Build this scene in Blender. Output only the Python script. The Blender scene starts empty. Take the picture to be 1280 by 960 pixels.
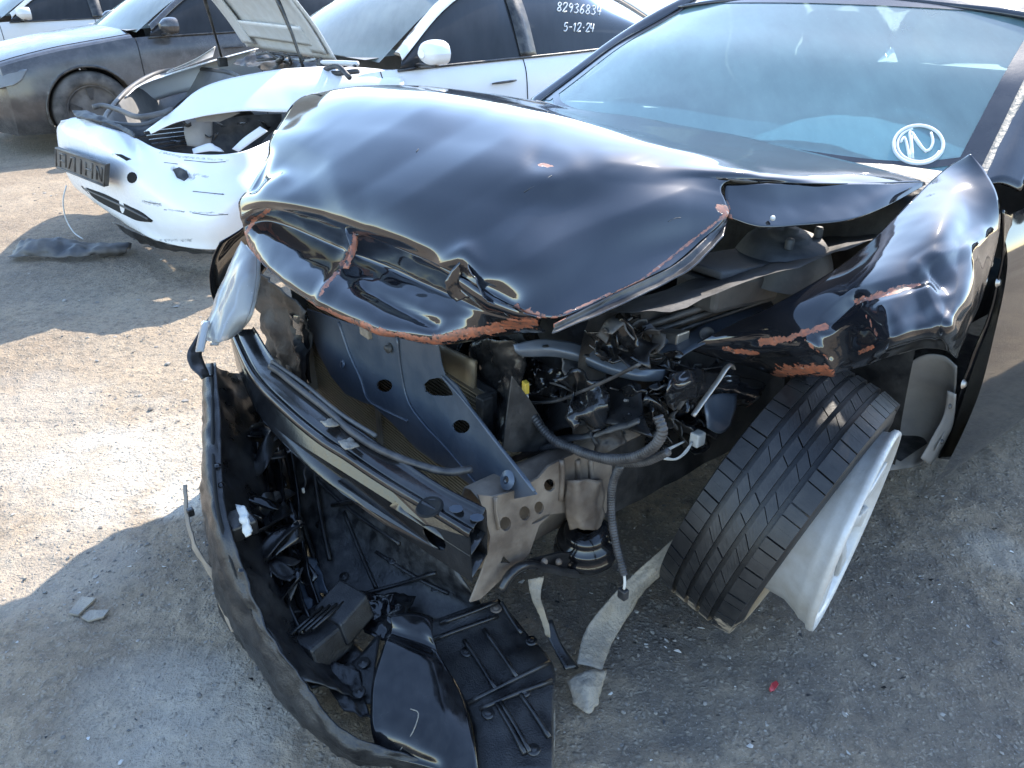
import bpy, bmesh, math, random
import numpy as np
from mathutils import Vector, Matrix
random.seed(7); rng = np.random.default_rng(7)
scene = bpy.context.scene
# ------------------------------------------------------------------ camera
CAM_H = 1.40; PITCH = math.radians(27.8); FPX = 967.0
cd = bpy.data.cameras.new('camera'); cam = bpy.data.objects.new('camera', cd)
scene.collection.objects.link(cam); scene.camera = cam
cam.location = (0, 0, CAM_H); cam.rotation_euler = (math.pi/2 - PITCH, 0, 0)
cd.sensor_width = 36; cd.lens = FPX/1280*36; cd.clip_start = .05; cd.clip_end = 3000
# ------------------------------------------------------------------ sky and sun
SUN_AZ = math.radians(30); SUN_EL = math.radians(38)          # azimuth right of the view direction (+Y)
world = bpy.data.worlds.new('World'); scene.world = world; world.use_nodes = True
wn = world.node_tree.nodes; wl = world.node_tree.links; wn.clear()
sky = wn.new('ShaderNodeTexSky'); sky.sky_type = 'NISHITA'; sky.sun_disc = False
sky.sun_elevation = SUN_EL; sky.sun_rotation = SUN_AZ
sky.air_density = 1.0; sky.dust_density = .3; sky.ozone_density = 1.0
bg = wn.new('ShaderNodeBackground'); bg.inputs[1].default_value = .15
wo = wn.new('ShaderNodeOutputWorld'); wl.new(sky.outputs[0], bg.inputs[0]); wl.new(bg.outputs[0], wo.inputs[0])
sd = bpy.data.lights.new('sun', 'SUN'); sd.energy = 2.7; sd.angle = math.radians(.5); sd.color = (1, .91, .79)
sun = bpy.data.objects.new('sun', sd); scene.collection.objects.link(sun)
sdir = Vector((math.sin(SUN_AZ)*math.cos(SUN_EL), math.cos(SUN_AZ)*math.cos(SUN_EL), math.sin(SUN_EL)))
sun.rotation_euler = sdir.to_track_quat('Z', 'Y').to_euler(); sun.location = sdir*20
scene.view_settings.view_transform = 'Standard'; scene.view_settings.look = 'None'
scene.view_settings.gamma = 1; scene.view_settings.use_curve_mapping = False
scene.view_settings.exposure = 2.25
scene.render.engine = 'CYCLES'
scene.cycles.use_denoising = True
scene.cycles.max_bounces = 6; scene.cycles.transparent_max_bounces = 12
scene.cycles.caustics_reflective = False; scene.cycles.caustics_refractive = False
# ------------------------------------------------------------------ frames
# Row frame: the three cars stand parallel. X = a car's forward, Y = its left, Z up, origin on the
# ground under the front axle of the black car.
C0 = Vector((.147, 2.01, 0))
_n = math.hypot(.785, .62); FW = Vector((-.785/_n, -.62/_n, 0)); LF = Vector((.62/_n, -.785/_n, 0))
def W(X, Y, Z): return C0 + FW*X + LF*Y + Vector((0, 0, Z))
def U(px, py, z=None, X=None, Y=None):
    """world point seen at a photo pixel, at a measured height z or row-frame plane X / Y"""
    x = (px-640)/FPX; y = (py-480)/FPX
    r = Vector((x, math.cos(PITCH)-y*math.sin(PITCH), -(math.sin(PITCH)+y*math.cos(PITCH))))
    o = Vector((0, 0, CAM_H))
    if z is not None: t = (z-CAM_H)/r.z
    elif X is not None: t = (X+C0.dot(FW))/r.dot(FW)
    else: t = (Y+C0.dot(LF))/r.dot(LF)
    return o + r*t
def UZ(*ps): return [U(p[0], p[1], z=p[2]) for p in ps]
def UX(X, *ps): return [U(p[0], p[1], X=X) for p in ps]
# ------------------------------------------------------------------ numpy noise
_perm = rng.permutation(256); _perm = np.concatenate([_perm, _perm, _perm])
_grad = rng.normal(size=(256, 3)); _grad /= np.linalg.norm(_grad, axis=1)[:, None]
def perlin(P):
    P = np.asarray(P, float); i = np.floor(P).astype(int); f = P-i; u = f*f*f*(f*(f*6-15)+10); i &= 255
    out = 0
    for dx in (0, 1):
        for dy in (0, 1):
            for dz in (0, 1):
                h = _perm[_perm[_perm[(i[..., 0]+dx) & 255]+((i[..., 1]+dy) & 255)]+((i[..., 2]+dz) & 255)]
                g = _grad[h]; d = f-np.array([dx, dy, dz])
                w = (u[..., 0] if dx else 1-u[..., 0])*(u[..., 1] if dy else 1-u[..., 1])*(u[..., 2] if dz else 1-u[..., 2])
                out = out+w*(g*d).sum(-1)
    return out
def fbm(P, n=4, g=.5):
    a = 1; s = 0; P = np.asarray(P, float)
    for k in range(n): s = s+a*perlin(P*2**k+17.3*k); a *= g
    return s
# ------------------------------------------------------------------ objects
COL = scene.collection
def tag(o, label=None, cat=None, group=None, kind=None):
    if label: o['label'] = label
    if cat: o['category'] = cat
    if group: o['group'] = group
    if kind: o['kind'] = kind
    return o
def thing(name, loc, label, cat, group=None):
    o = bpy.data.objects.new(name, None); COL.objects.link(o); o.location = loc; o.empty_display_size = .1
    return tag(o, label, cat, group)
def obj(name, me, mats, parent=None, smooth=True, label=None):
    """link a mesh given in world coordinates as one object, kept in place under its parent"""
    o = bpy.data.objects.new(name, me); COL.objects.link(o)
    for m in (mats if isinstance(mats, (list, tuple)) else [mats]): me.materials.append(m)
    if smooth and len(me.polygons): me.polygons.foreach_set('use_smooth', np.ones(len(me.polygons), bool))
    if parent is not None:
        o.parent = parent
        m = Matrix.Identity(4); p = parent
        chain = []
        while p is not None: chain.append(p); p = p.parent
        for q in reversed(chain): m = m @ q.matrix_parent_inverse @ q.matrix_basis
        o.matrix_parent_inverse = m.inverted()
    if label: o['label'] = label
    return o
def mesh(name, v, f):
    me = bpy.data.meshes.new(name); me.from_pydata([tuple(p) for p in v], [], [tuple(int(i) for i in q) for q in f]); me.update(); return me
def solid(o, t, offset=-1, moff=0, bevel=0):
    m = o.modifiers.new('thickness', 'SOLIDIFY'); m.thickness = t; m.offset = offset; m.material_offset = moff
    if bevel:
        b = o.modifiers.new('bevel', 'BEVEL'); b.width = bevel; b.segments = 2; b.limit_method = 'ANGLE'; b.angle_limit = .7
    return o
def cr(P, n, closed=False):
    """Catmull-Rom through P (k,...) with n steps per span"""
    P = np.asarray([np.array(p, float) for p in P]); k = len(P)
    if closed: E = np.concatenate([P[-1:], P, P[:2]]); spans = k
    else: E = np.concatenate([2*P[:1]-P[1:2], P, 2*P[-1:]-P[-2:-1]]); spans = k-1
    out = []
    ts = np.arange(n)/n
    for s in range(spans):
        a, b, c, d = E[s:s+4]
        for t in ts: out.append(.5*(2*b+(c-a)*t+(2*a-5*b+4*c-d)*t*t+(3*b-a-3*c+d)*t**3))
    if not closed: out.append(P[-1])
    return np.array(out)
def to_px(V):
    """photo pixel of world points, used only to lay chips and creases along lines measured in the photo"""
    V = np.asarray(V, float); dz = V[:, 2]-CAM_H; d = V[:, 1]*math.cos(PITCH)-dz*math.sin(PITCH); u = V[:, 1]*math.sin(PITCH)+dz*math.cos(PITCH)
    return np.stack([640+FPX*V[:, 0]/d, 480-FPX*u/d], 1)
def poly_dist(V, line):
    V = to_px(V) if len(line[0]) == 2 else V
    L_ = np.asarray([np.array(p) for p in line]); best = np.full(len(V), 9e9)
    for a, b in zip(L_[:-1], L_[1:]):
        ab = b-a; t = np.clip(((V-a)@ab)/max(ab@ab, 1e-9), 0, 1)
        best = np.minimum(best, np.linalg.norm(V-(a+t[:, None]*ab), axis=1))
    return best
def surf(name, rows, mats, parent, n=(6, 6), thick=0, chips=(), ridges=(), crumple=None, flip=False, moff=0, holes=None, label=None):
    """smooth sheet through a grid of control points; chips: (polyline, radius); ridges: (polyline, radius, height)"""
    G = np.array([[list(p) for p in r] for r in rows], float)
    A = cr(G, n[0]); A = np.swapaxes(cr(np.swapaxes(A, 0, 1), n[1]), 0, 1)
    nr, nc = A.shape[:2]
    du = np.gradient(A, axis=0); dv = np.gradient(A, axis=1); N = np.cross(du, dv)
    N /= np.linalg.norm(N, axis=2, keepdims=True)+1e-12
    if flip: N = -N
    V = A.reshape(-1, 3); Nf = N.reshape(-1, 3).copy(); base = V.copy()
    for line, rad, h in ridges:
        d = poly_dist(base, line); V = V+Nf*(h*(np.exp(-(d/rad)**2) if rad > 0 else np.clip(1+d/rad, 0, 1)))[:, None]      # rad < 0: sharp fold
    if crumple:
        for amp, sc in crumple: V = V+Nf*(amp*fbm(base*sc, 3))[:, None]
    idx = np.arange(nr*nc).reshape(nr, nc)
    q = np.stack([idx[:-1, :-1], idx[:-1, 1:], idx[1:, 1:], idx[1:, :-1]], -1).reshape(-1, 4)
    if not flip: q = q[:, ::-1]
    if holes is not None:
        c = base[q].mean(1); q = q[~holes(c)]
    me = mesh(name, V, q)
    if holes is not None:
        bm = bmesh.new(); bm.from_mesh(me)
        bmesh.ops.delete(bm, geom=[v for v in bm.verts if not v.link_faces], context='VERTS'); bm.to_mesh(me); bm.free()
    elif True:
        ch = np.zeros(len(V))
        for line, rad in chips: ch = np.maximum(ch, 1-poly_dist(base, line)/rad)
        a = me.attributes.new('chip', 'FLOAT', 'POINT'); a.data.foreach_set('value', np.clip(ch, 0, 1).astype(np.float32))
    o = obj(name, me, mats, parent, label=label)
    if thick: solid(o, thick, -1, moff)
    return o
def tube_mesh(name, pts, r, sides=8, n=6, rib=0, pitch=.006, closed=False, smooth=True, flat=1.0):
    P = cr(pts, n, closed) if n > 1 else np.array([list(p) for p in pts], float)
    if rib:
        seg = np.linalg.norm(np.diff(P, axis=0), axis=1); s = np.concatenate([[0], np.cumsum(seg)]); k = max(4, int(s[-1]/pitch*4))
        q = np.linspace(0, s[-1], k); P = np.stack([np.interp(q, s, P[:, i]) for i in range(3)], 1)
    m = len(P); T = np.gradient(P, axis=0) if not closed else np.roll(P, -1, 0)-np.roll(P, 1, 0)
    T /= np.linalg.norm(T, axis=1)[:, None]+1e-12
    up = np.array([0, 0, 1.]) if abs(T[0][2]) < .9 else np.array([1., 0, 0])
    V = []; b = np.cross(T[0], up); b /= np.linalg.norm(b)
    R = np.asarray(r, float)
    if R.ndim: R = np.interp(np.linspace(0, 1, m), np.linspace(0, 1, len(R)), R)
    else: R = np.full(m, float(r))
    for i in range(m):
        b = b-T[i]*(b@T[i]); b /= np.linalg.norm(b)+1e-12; c = np.cross(b, T[i])
        rr = R[i]*(1+(rib if rib and i % 4 < 2 else 0))
        for j in range(sides):
            a = 2*math.pi*j/sides; V.append(P[i]+rr*(math.cos(a)*b+flat*math.sin(a)*c))
    f = []
    for i in range(m if closed else m-1):
        for j in range(sides):
            k = (i+1) % m; f.append((i*sides+j, i*sides+(j+1) % sides, k*sides+(j+1) % sides, k*sides+j))
    if not closed: f.append(tuple(range(sides))[::-1]); f.append(tuple((m-1)*sides+j for j in range(sides)))
    return mesh(name, V, f)
def tube(name, pts, r, mat, parent, **k):
    return obj(name, tube_mesh(name, pts, r, **k), mat, parent)
def plate(name, outline, mat, parent, thick=.002, hol=(), bevel=0, smooth=False, label=None, subdiv=0):
    """flat or gently bent sheet metal piece with real holes"""
    bm = bmesh.new(); ed = []
    for loop in [outline]+list(hol):
        vs = [bm.verts.new(p) for p in loop]
        ed += [bm.edges.new((vs[i], vs[(i+1) % len(vs)])) for i in range(len(vs))]
    bmesh.ops.triangle_fill(bm, use_beauty=True, use_dissolve=False, edges=ed)
    bmesh.ops.recalc_face_normals(bm, faces=bm.faces)
    me = bpy.data.meshes.new(name); bm.to_mesh(me); bm.free()
    o = obj(name, me, mat, parent, smooth, label); solid(o, thick, 0, 0, bevel); return o
def box_bm(bm, c, ax, ay, az):
    """box from centre and three half-axis vectors"""
    c, ax, ay, az = map(Vector, (c, ax, ay, az)); v = []
    for sx in (-1, 1):
        for sy in (-1, 1):
            for sz in (-1, 1): v.append(bm.verts.new(c+ax*sx+ay*sy+az*sz))
    for q in ((0, 1, 3, 2), (4, 6, 7, 5), (0, 4, 5, 1), (2, 3, 7, 6), (0, 2, 6, 4), (1, 5, 7, 3)): bm.faces.new([v[i] for i in q])
def bm_obj(name, bm, mat, parent, bevel=0, smooth=False, label=None, seg=2):
    bmesh.ops.recalc_face_normals(bm, faces=bm.faces)
    me = bpy.data.meshes.new(name); bm.to_mesh(me); bm.free()
    o = obj(name, me, mat, parent, smooth, label)
    if bevel:
        b = o.modifiers.new('bevel', 'BEVEL'); b.width = bevel; b.segments = seg; b.limit_method = 'ANGLE'; b.angle_limit = .6
    return o
def box(name, c, ax, ay, az, mat, parent, bevel=.004, label=None):
    bm = bmesh.new(); box_bm(bm, c, ax, ay, az); return bm_obj(name, bm, mat, parent, bevel, label=label)
def lathe_mesh(name, prof, o, axis, n=48, closed=False, rfun=None):
    """revolve (radius, offset along axis) about a world axis"""
    o = np.array(o, float); ax = np.array(axis, float); ax /= np.linalg.norm(ax)
    up = np.array([0, 0, 1.]) if abs(ax[2]) < .9 else np.array([1., 0, 0])
    e1 = np.cross(up, ax); e1 /= np.linalg.norm(e1); e2 = np.cross(ax, e1); V = []; m = len(prof)
    for j in range(n):
        a = 2*math.pi*j/n; d = e1*math.cos(a)+e2*math.sin(a)
        for r, h in prof: V.append(o+d*r+ax*h)
    f = []
    for j in range(n):
        k = (j+1) % n
        for i in range(m if closed else m-1):
            i2 = (i+1) % m; f.append((j*m+i, j*m+i2, k*m+i2, k*m+i))
    return mesh(name, V, f)
def lathe(name, prof, o, axis, mat, parent, n=48, closed=False, label=None):
    return obj(name, lathe_mesh(name, prof, o, axis, n, closed), mat, parent, label=label)
def circ(c, u, v, r, n=16, r2=None):
    c, u, v = Vector(c), Vector(u).normalized(), Vector(v).normalized(); r2 = r2 or r
    return [c+u*r*math.cos(2*math.pi*i/n)+v*r2*math.sin(2*math.pi*i/n) for i in range(n)]
# ------------------------------------------------------------------ materials
class NT:
    def __init__(s, name):
        s.m = bpy.data.materials.new(name); s.m.use_nodes = True; s.t = s.m.node_tree; s.n = s.t.nodes; s.n.clear()
        s.out = s.n.new('ShaderNodeOutputMaterial')
    def new(s, t, **k):
        nd = s.n.new(t)
        for a, b in k.items(): setattr(nd, a, b)
        return nd
    def link(s, a, b): s.t.links.new(a, b)
    def noise(s, scale, detail=4, rough=.55, dist=0, vec=None, stretch=None):
        tc = s.new('ShaderNodeTexCoord'); nd = s.new('ShaderNodeTexNoise'); v = tc.outputs['Object']
        if stretch:
            mp = s.new('ShaderNodeMapping'); mp.inputs['Scale'].default_value = stretch; s.link(v, mp.inputs[0]); v = mp.outputs[0]
        s.link(v, nd.inputs['Vector']); nd.inputs['Scale'].default_value = scale; nd.inputs['Detail'].default_value = detail
        nd.inputs['Roughness'].default_value = rough; nd.inputs['Distortion'].default_value = dist
        return nd.outputs['Fac']
    def ramp(s, fac, *st):
        r = s.new('ShaderNodeValToRGB'); e = r.color_ramp.elements
        while len(e) < len(st): e.new(.5)
        for i, (p, c) in enumerate(st): e[i].position = p; e[i].color = (c, c, c, 1) if isinstance(c, (int, float)) else (*c, 1)
        s.link(fac, r.inputs[0]); return r.outputs[0]
    def mix(s, fac, a, b):
        m = s.new('ShaderNodeMix', data_type='RGBA')
        for v, i in ((fac, 0), (a, 6), (b, 7)):
            if hasattr(v, 'links') or hasattr(v, 'is_linked'): s.link(v, m.inputs[i])
            else: m.inputs[i].default_value = v if i == 0 else (*v, 1)
        return m.outputs[2]
    def math(s, op, a, b=0.):
        m = s.new('ShaderNodeMath', operation=op)
        for v, i in ((a, 0), (b, 1)):
            if hasattr(v, 'is_linked'): s.link(v, m.inputs[i])
            else: m.inputs[i].default_value = v
        return m.outputs[0]
    def bump(s, h, strength=.3, dist=.01):
        b = s.new('ShaderNodeBump'); b.inputs['Strength'].default_value = strength; b.inputs['Distance'].default_value = dist
        s.link(h, b.inputs['Height']); return b.outputs[0]
    def pbsdf(s, base, rough=.5, metal=0., normal=None, **k):
        p = s.new('ShaderNodeBsdfPrincipled')
        for key, v in (('Base Color', base), ('Roughness', rough), ('Metallic', metal)):
            if hasattr(v, 'is_linked'): s.link(v, p.inputs[key])
            else: p.inputs[key].default_value = (*v, 1) if isinstance(v, tuple) else v
        if normal is not None: s.link(normal, p.inputs['Normal'])
        for key, v in k.items():
            i = p.inputs[key.replace('_', ' ')]
            if hasattr(v, 'is_linked'): s.link(v, i)
            else: i.default_value = v
        s.link(p.outputs[0], s.out.inputs[0]); return p
def paint(name, col, rough=.06, dust=.06, dustcol=(.36, .33, .29), chipcol=(.36, .115, .055), metal=0., ior=1.6, coat=.0, scuff=1.):
    """car paint: gloss coat, thin dust, primer where the 'chip' attribute meets the noise"""
    t = NT(name)
    at = t.new('ShaderNodeAttribute', attribute_name='chip')
    n1 = t.noise(60, 5, .65); n2 = t.noise(9, 4)
    m = t.math('ADD', at.outputs['Fac'], t.math('MULTIPLY', t.math('SUBTRACT', n1, .5), 1.3))
    m = t.ramp(m, (.66, 0), (.70, 1)); m2 = t.math('MULTIPLY', m, t.math('GREATER_THAN', at.outputs['Fac'], .02))
    dn = t.ramp(n2, (.35, .25), (.75, 1)); fine = t.ramp(t.noise(420, 3, .7), (.45, .3), (.75, 1))
    df = t.math('MULTIPLY', t.math('MULTIPLY', dn, fine), dust)
    base = t.mix(df, col, dustcol)
    n3 = t.noise(130, 4); pc = t.mix(t.ramp(n3, (.35, 0), (.65, 1)), chipcol, (chipcol[0]*.45, chipcol[1]*.6, chipcol[2]*.8))
    pc = t.mix(t.ramp(t.noise(55, 4, .7), (.56, 0), (.62, 1)), pc, (.03, .026, .025)); pc = t.mix(t.ramp(t.noise(90, 3, .7), (.66, 0), (.70, 1)), pc, (.42, .38, .34))
    if scuff < 1: pc = chipcol; m2 = t.math('MULTIPLY', m2, t.ramp(t.noise(35, 4, .7), (.35, 0), (.7, scuff)))
    base = t.mix(m2, base, pc)
    rg = t.math('ADD', t.math('MULTIPLY', m2, .5), t.math('ADD', rough, t.math('MULTIPLY', df, 1.2)))
    nrm = None
    h = t.math('SUBTRACT', t.math('MULTIPLY', n3, t.math('MULTIPLY', m2, .6)), m2)
    nrm = t.bump(h, .5, .002)
    t.pbsdf(base, rg, metal, nrm, IOR=ior, Coat_Weight=coat, Coat_Roughness=.03)
    return t.m
def plain(name, col, rough=.5, metal=0., dust=.15, dustcol=(.30, .27, .23), scale=18, bump=.25, bscale=120, ior=1.5, vary=.35, bdist=.003):
    """procedural surface with patchy dust and fine relief"""
    t = NT(name); n = t.noise(scale, 5, .6); f = t.math('MULTIPLY', t.ramp(n, (.38, 0), (.72, 1)), dust)
    c2 = tuple(x*(1-vary) for x in col); b = t.mix(t.noise(scale*2.3, 4), col, c2); b = t.mix(f, b, dustcol)
    r = t.math('ADD', rough, t.math('MULTIPLY', f, .5)) if rough < .6 else rough
    nb = t.noise(bscale, 4, .6)
    t.pbsdf(b, r, metal, t.bump(nb, bump, bdist), IOR=ior); return t.m
M = {}
M['paint'] = paint('black_paint', (.006, .007, .010), .05, .04, ior=1.75)
M['paint_fender'] = paint('black_paint_fender', (.006, .007, .010), .05, .05, ior=1.65)
M['paint_dusty'] = paint('black_paint_dusty', (.006, .007, .010), .09, .14, ior=1.7)
M['under'] = plain('hood_underside', (.02, .02, .022), .28, 0, .35, scale=10)
M['plastic'] = plain('black_plastic', (.008, .008, .009), .27, 0, .15, (.20, .19, .18), 14, .3, 90)
M['plastic2'] = plain('grained_plastic', (.009, .009, .010), .30, 0, .14, (.20, .19, .18), 22, .5, 260)
M['gloss'] = plain('gloss_plastic', (.005, .005, .006), .12, 0, .06, (.2, .2, .2), 30, .05, 40)
M['steel'] = plain('painted_steel', (.07, .088, .115), .30, .25, .25, (.22, .22, .22), 9, .15, 60, vary=.2)
M['beam'] = plain('beam_steel', (.010, .010, .011), .17, .1, .12, (.2, .19, .18), 7, .12, 50)
M['rail'] = plain('dusty_rail', (.13, .10, .078), .5, 0, .8, (.27, .22, .17), 11, .5, 60, vary=.5)
M['liner'] = plain('grey_liner', (.26, .245, .235), .75, 0, .5, (.36, .33, .29), 7, .4, 110)
M['torn'] = plain('torn_liner', (.24, .215, .18), .6, 0, .8, (.36, .30, .22), 16, .9, 90, bdist=.006)
M['rubber'] = plain('tyre_rubber', (.014, .014, .015), .55, 0, .35, (.085, .08, .075), 9, .25, 300)
M['mud'] = plain('dried_mud', (.25, .20, .15), .9, 0, .4, (.33, .27, .2), 30, .8, 90)
M['alloy'] = plain('alloy', (.54, .535, .52), .34, .2, .65, (.30, .26, .21), 14, .12, 120, vary=.12)
M['engine'] = plain('engine_dark', (.018, .018, .019), .5, .1, .45, (.13, .12, .11), 16, .5, 70)
M['engine2'] = plain('engine_grey', (.06, .062, .065), .5, .2, .55, (.19, .175, .16), 12, .45, 60)
M['hose'] = plain('hose', (.02, .02, .022), .45, 0, .35, (.18, .17, .165), 25, .2, 100)
M['wire_white'] = plain('white_wire', (.62, .61, .57), .5, 0, .3, (.3, .28, .25), 30)
M['yellow'] = plain('yellow_clip', (.6, .42, .05), .5, 0, .3)
M['chrome'] = plain('bare_metal', (.45, .43, .40), .3, .8, .4, (.3, .26, .2), 30)
M['bronze'] = plain('condenser_fins', (.20, .15, .09), .5, .4, .5, (.22, .18, .13), 12, .2, 60)
M['white'] = paint('white_paint', (.76, .77, .78), .14, .38, (.48, .43, .36), (.10, .10, .10), ior=1.5, scuff=.85)
M['white_in'] = plain('white_inner', (.66, .67, .67), .4, 0, .4, (.45, .42, .37), 8, .1)
M['grey'] = paint('grey_paint', (.04, .039, .041), .14, .38, (.36, .33, .30), ior=1.6, metal=.2)
M['grey2'] = paint('pale_paint', (.55, .54, .52), .14, .5, (.5, .46, .42), ior=1.5)
M['cowl'] = plain('cowl', (.012, .012, .013), .6, 0, .5, (.16, .15, .14), 20, .5, 80)
M['lens'] = None
def glass(name, tint, dust=.12, dustcol=(.62, .66, .66), ior=1.5, trans=.5):
    t = NT(name)
    tr = t.new('ShaderNodeBsdfTransparent'); tr.inputs[0].default_value = (*tint, 1)
    gl = t.new('ShaderNodeBsdfGlossy'); gl.inputs['Roughness'].default_value = .03; gl.inputs[0].default_value = (1, 1, 1, 1)
    fr = t.new('ShaderNodeFresnel'); fr.inputs[0].default_value = ior
    m1 = t.new('ShaderNodeMixShader'); t.link(fr.outputs[0], m1.inputs[0]); t.link(tr.outputs[0], m1.inputs[1]); t.link(gl.outputs[0], m1.inputs[2])
    df = t.new('ShaderNodeBsdfDiffuse'); df.inputs[0].default_value = (*dustcol, 1)
    tl = t.new('ShaderNodeBsdfTranslucent'); tl.inputs[0].default_value = (*dustcol, 1)
    m2 = t.new('ShaderNodeMixShader'); m2.inputs[0].default_value = trans; t.link(df.outputs[0], m2.inputs[1]); t.link(tl.outputs[0], m2.inputs[2])
    d = t.math('MULTIPLY', t.ramp(t.noise(2.2, 3, .5), (.25, .6), (.75, 1)), dust)
    d = t.math('ADD', d, t.math('MULTIPLY', t.ramp(t.noise(220, 2, .5), (.72, 0), (.78, 1)), dust*.5))
    d = t.math('MULTIPLY', d, t.ramp(t.noise(3, 4, .6, stretch=(5, 1.5, 1)), (.3, .85), (.7, 1.1)))  # stretched noise paints reflection streaks into the dust
    m3 = t.new('ShaderNodeMixShader'); t.link(d, m3.inputs[0]); t.link(m1.outputs[0], m3.inputs[1]); t.link(m2.outputs[0], m3.inputs[2])
    t.link(m3.outputs[0], t.out.inputs[0]); return t.m
M['screen'] = glass('windscreen_glass', (.58, .93, .95), .40, (.62, .92, .96), 1.6, .55)  # dusty glass; the teal dust colour also paints in the bright haze
M['window'] = glass('tinted_glass', (.025, .03, .035), .22, (.22, .23, .25), 1.22, .2)
M['wscreen'] = glass('cracked_glass', (.45, .62, .58), .45, (.62, .70, .66), 1.5, .4)
M['lens'] = glass('lamp_lens', (.75, .78, .80), .55, (.60, .60, .59), 1.35, .4)
# ------------------------------------------------------------------ ground
def axis_coords(a, b, step, far, grow=1.16):
    c = list(np.arange(a, b+1e-6, step)); d = step; x = b
    while x < far: d *= grow; x += d; c.append(x)
    d = step; x = a; pre = []
    while x > -far: d *= grow; x -= d; pre.append(x)
    return np.array(pre[::-1]+c)
gx = axis_coords(-2.6, 1.6, .0125, 900); gy = axis_coords(.35, 4.2, .0135, 900)
XX, YY = np.meshgrid(gx, gy); sp = np.maximum(np.gradient(gx)[None, :], np.gradient(gy)[:, None])
P3 = np.stack([XX, YY, np.zeros_like(XX)], -1)
def oct_(scale, amp): return amp*perlin(P3*scale)*np.clip(1.6-sp*scale*2.2, 0, 1)
Z = oct_(1.1, .014)+oct_(3.1, .009)+oct_(8, .007)*(.5+fbm(P3*1.7, 2))+oct_(19, .0075)+np.abs(oct_(34, .0085))+oct_(36, .003)
# old wheel ruts running beside the white car
rr = (XX*.80+YY*.60); rut = np.sin((XX*-.60+YY*.80)*7.0+2*perlin(P3*.7))*.006*np.clip(1-sp*6, 0, 1)*(YY > 2.4); Z = Z+rut-.012
rsel = np.hypot(XX, YY) > 60; Z[rsel] = -.02
t = NT('dirt_ground')
n1 = t.noise(.9, 5, .6); n2 = t.noise(4.5, 6, .62); n3 = t.noise(38, 5, .65); n4 = t.noise(170, 3, .7)
c = t.mix(t.ramp(n2, (.3, 0), (.72, 1)), (.185, .140, .096), (.33, .252, .168))
c = t.mix(t.math('MULTIPLY', t.ramp(n1, (.45, 0), (.62, 1)), .45), c, (.39, .322, .232))
c = t.mix(t.math('MULTIPLY', t.ramp(n3, (.28, 1), (.52, 0)), .75), c, (.085, .068, .052))
tc = t.new('ShaderNodeTexCoord')
def spot(cx, cy, r):     # powdery, damp or painted sky-lit patch with a ragged edge of its own
    v = t.new('ShaderNodeVectorMath', operation='DISTANCE'); t.link(tc.outputs['Object'], v.inputs[0]); v.inputs[1].default_value = (cx, cy, 0)
    d = t.math('ADD', t.math('DIVIDE', v.outputs['Value'], r), t.math('MULTIPLY', t.math('SUBTRACT', n2, .5), 1.6))
    return t.ramp(d, (.55, 1), (1.0, 0))
def gp(px, py): p = U(px, py, z=0); return p.x, p.y
pale = (.50, .45, .375)
for px, py, r, k in ((210, 560, .36, .5), (120, 590, .34, .35), (60, 700, .3, .3), (235, 620, .14, .9), (260, 900, .22, .35), (180, 880, .20, .3), (1250, 690, .12, .35), (0, 540, .5, .35)):  # the small strong patch is painted pale for a sky-lit reflective spot
    c = t.mix(t.math('MULTIPLY', spot(*gp(px, py), r), k), c, pale)
for px, py, r, k in ((1000, 760, .75, .42), (1180, 880, .6, .3), (800, 760, .5, .5), (1230, 560, .5, .3), (150, 900, .3, .2), (100, 330, .8, .2)):
    c = t.mix(t.math('MULTIPLY', spot(*gp(px, py), r), k), c, (.085, .078, .072))
c = t.mix(t.math('MULTIPLY', t.ramp(n4, (.60, 0), (.68, 1)), .5), c, (.42, .40, .37)); c = t.mix(t.math('MULTIPLY', t.ramp(n4, (.30, 1), (.40, 0)), .6), c, (.05, .05, .05))
vo = t.new('ShaderNodeTexVoronoi'); vo.inputs['Scale'].default_value = 80; nw = t.new('ShaderNodeTexNoise'); nw.inputs['Scale'].default_value = 30; t.link(tc.outputs['Object'], nw.inputs['Vector']); vm = t.new('ShaderNodeVectorMath', operation='MULTIPLY_ADD'); t.link(nw.outputs['Color'], vm.inputs[0]); vm.inputs[1].default_value = (.03, .03, .03); t.link(tc.outputs['Object'], vm.inputs[2]); t.link(vm.outputs[0], vo.inputs['Vector'])
vs = t.new('ShaderNodeSeparateColor'); t.link(vo.outputs['Color'], vs.inputs[0])
grit = t.math('MULTIPLY', t.ramp(vo.outputs['Distance'], (.15, 1), (.55, 0)), t.ramp(vs.outputs[0], (.55, 0), (.75, 1)))
c = t.mix(t.math('MULTIPLY', grit, .7), c, (.33, .285, .225)); gdk = t.math('MULTIPLY', t.ramp(vo.outputs['Distance'], (.15, 1), (.55, 0)), t.ramp(vs.outputs[1], (.72, 0), (.85, 1)))
c = t.mix(t.math('MULTIPLY', gdk, .35), c, (.05, .044, .040))
hh = t.math('ADD', t.math('ADD', t.math('MULTIPLY', n3, .8), t.math('MULTIPLY', n4, .35)), t.math('MULTIPLY', grit, .3))
t.pbsdf(c, .92, 0, t.bump(hh, 1.0, .016)); M['ground'] = t.m
ny, nx = XX.shape; idx = np.arange(nx*ny).reshape(ny, nx)
q = np.stack([idx[:-1, :-1], idx[:-1, 1:], idx[1:, 1:], idx[1:, :-1]], -1).reshape(-1, 4)
V = np.stack([XX, YY, Z], -1).reshape(-1, 3)
me = bpy.data.meshes.new('ground'); me.vertices.add(len(V)); me.vertices.foreach_set('co', V.ravel())
me.loops.add(q.size); me.loops.foreach_set('vertex_index', q.ravel().astype(np.int32))
me.polygons.add(len(q)); me.polygons.foreach_set('loop_start', np.arange(0, q.size, 4, dtype=np.int32)); me.polygons.foreach_set('loop_total', np.full(len(q), 4, np.int32))
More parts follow.
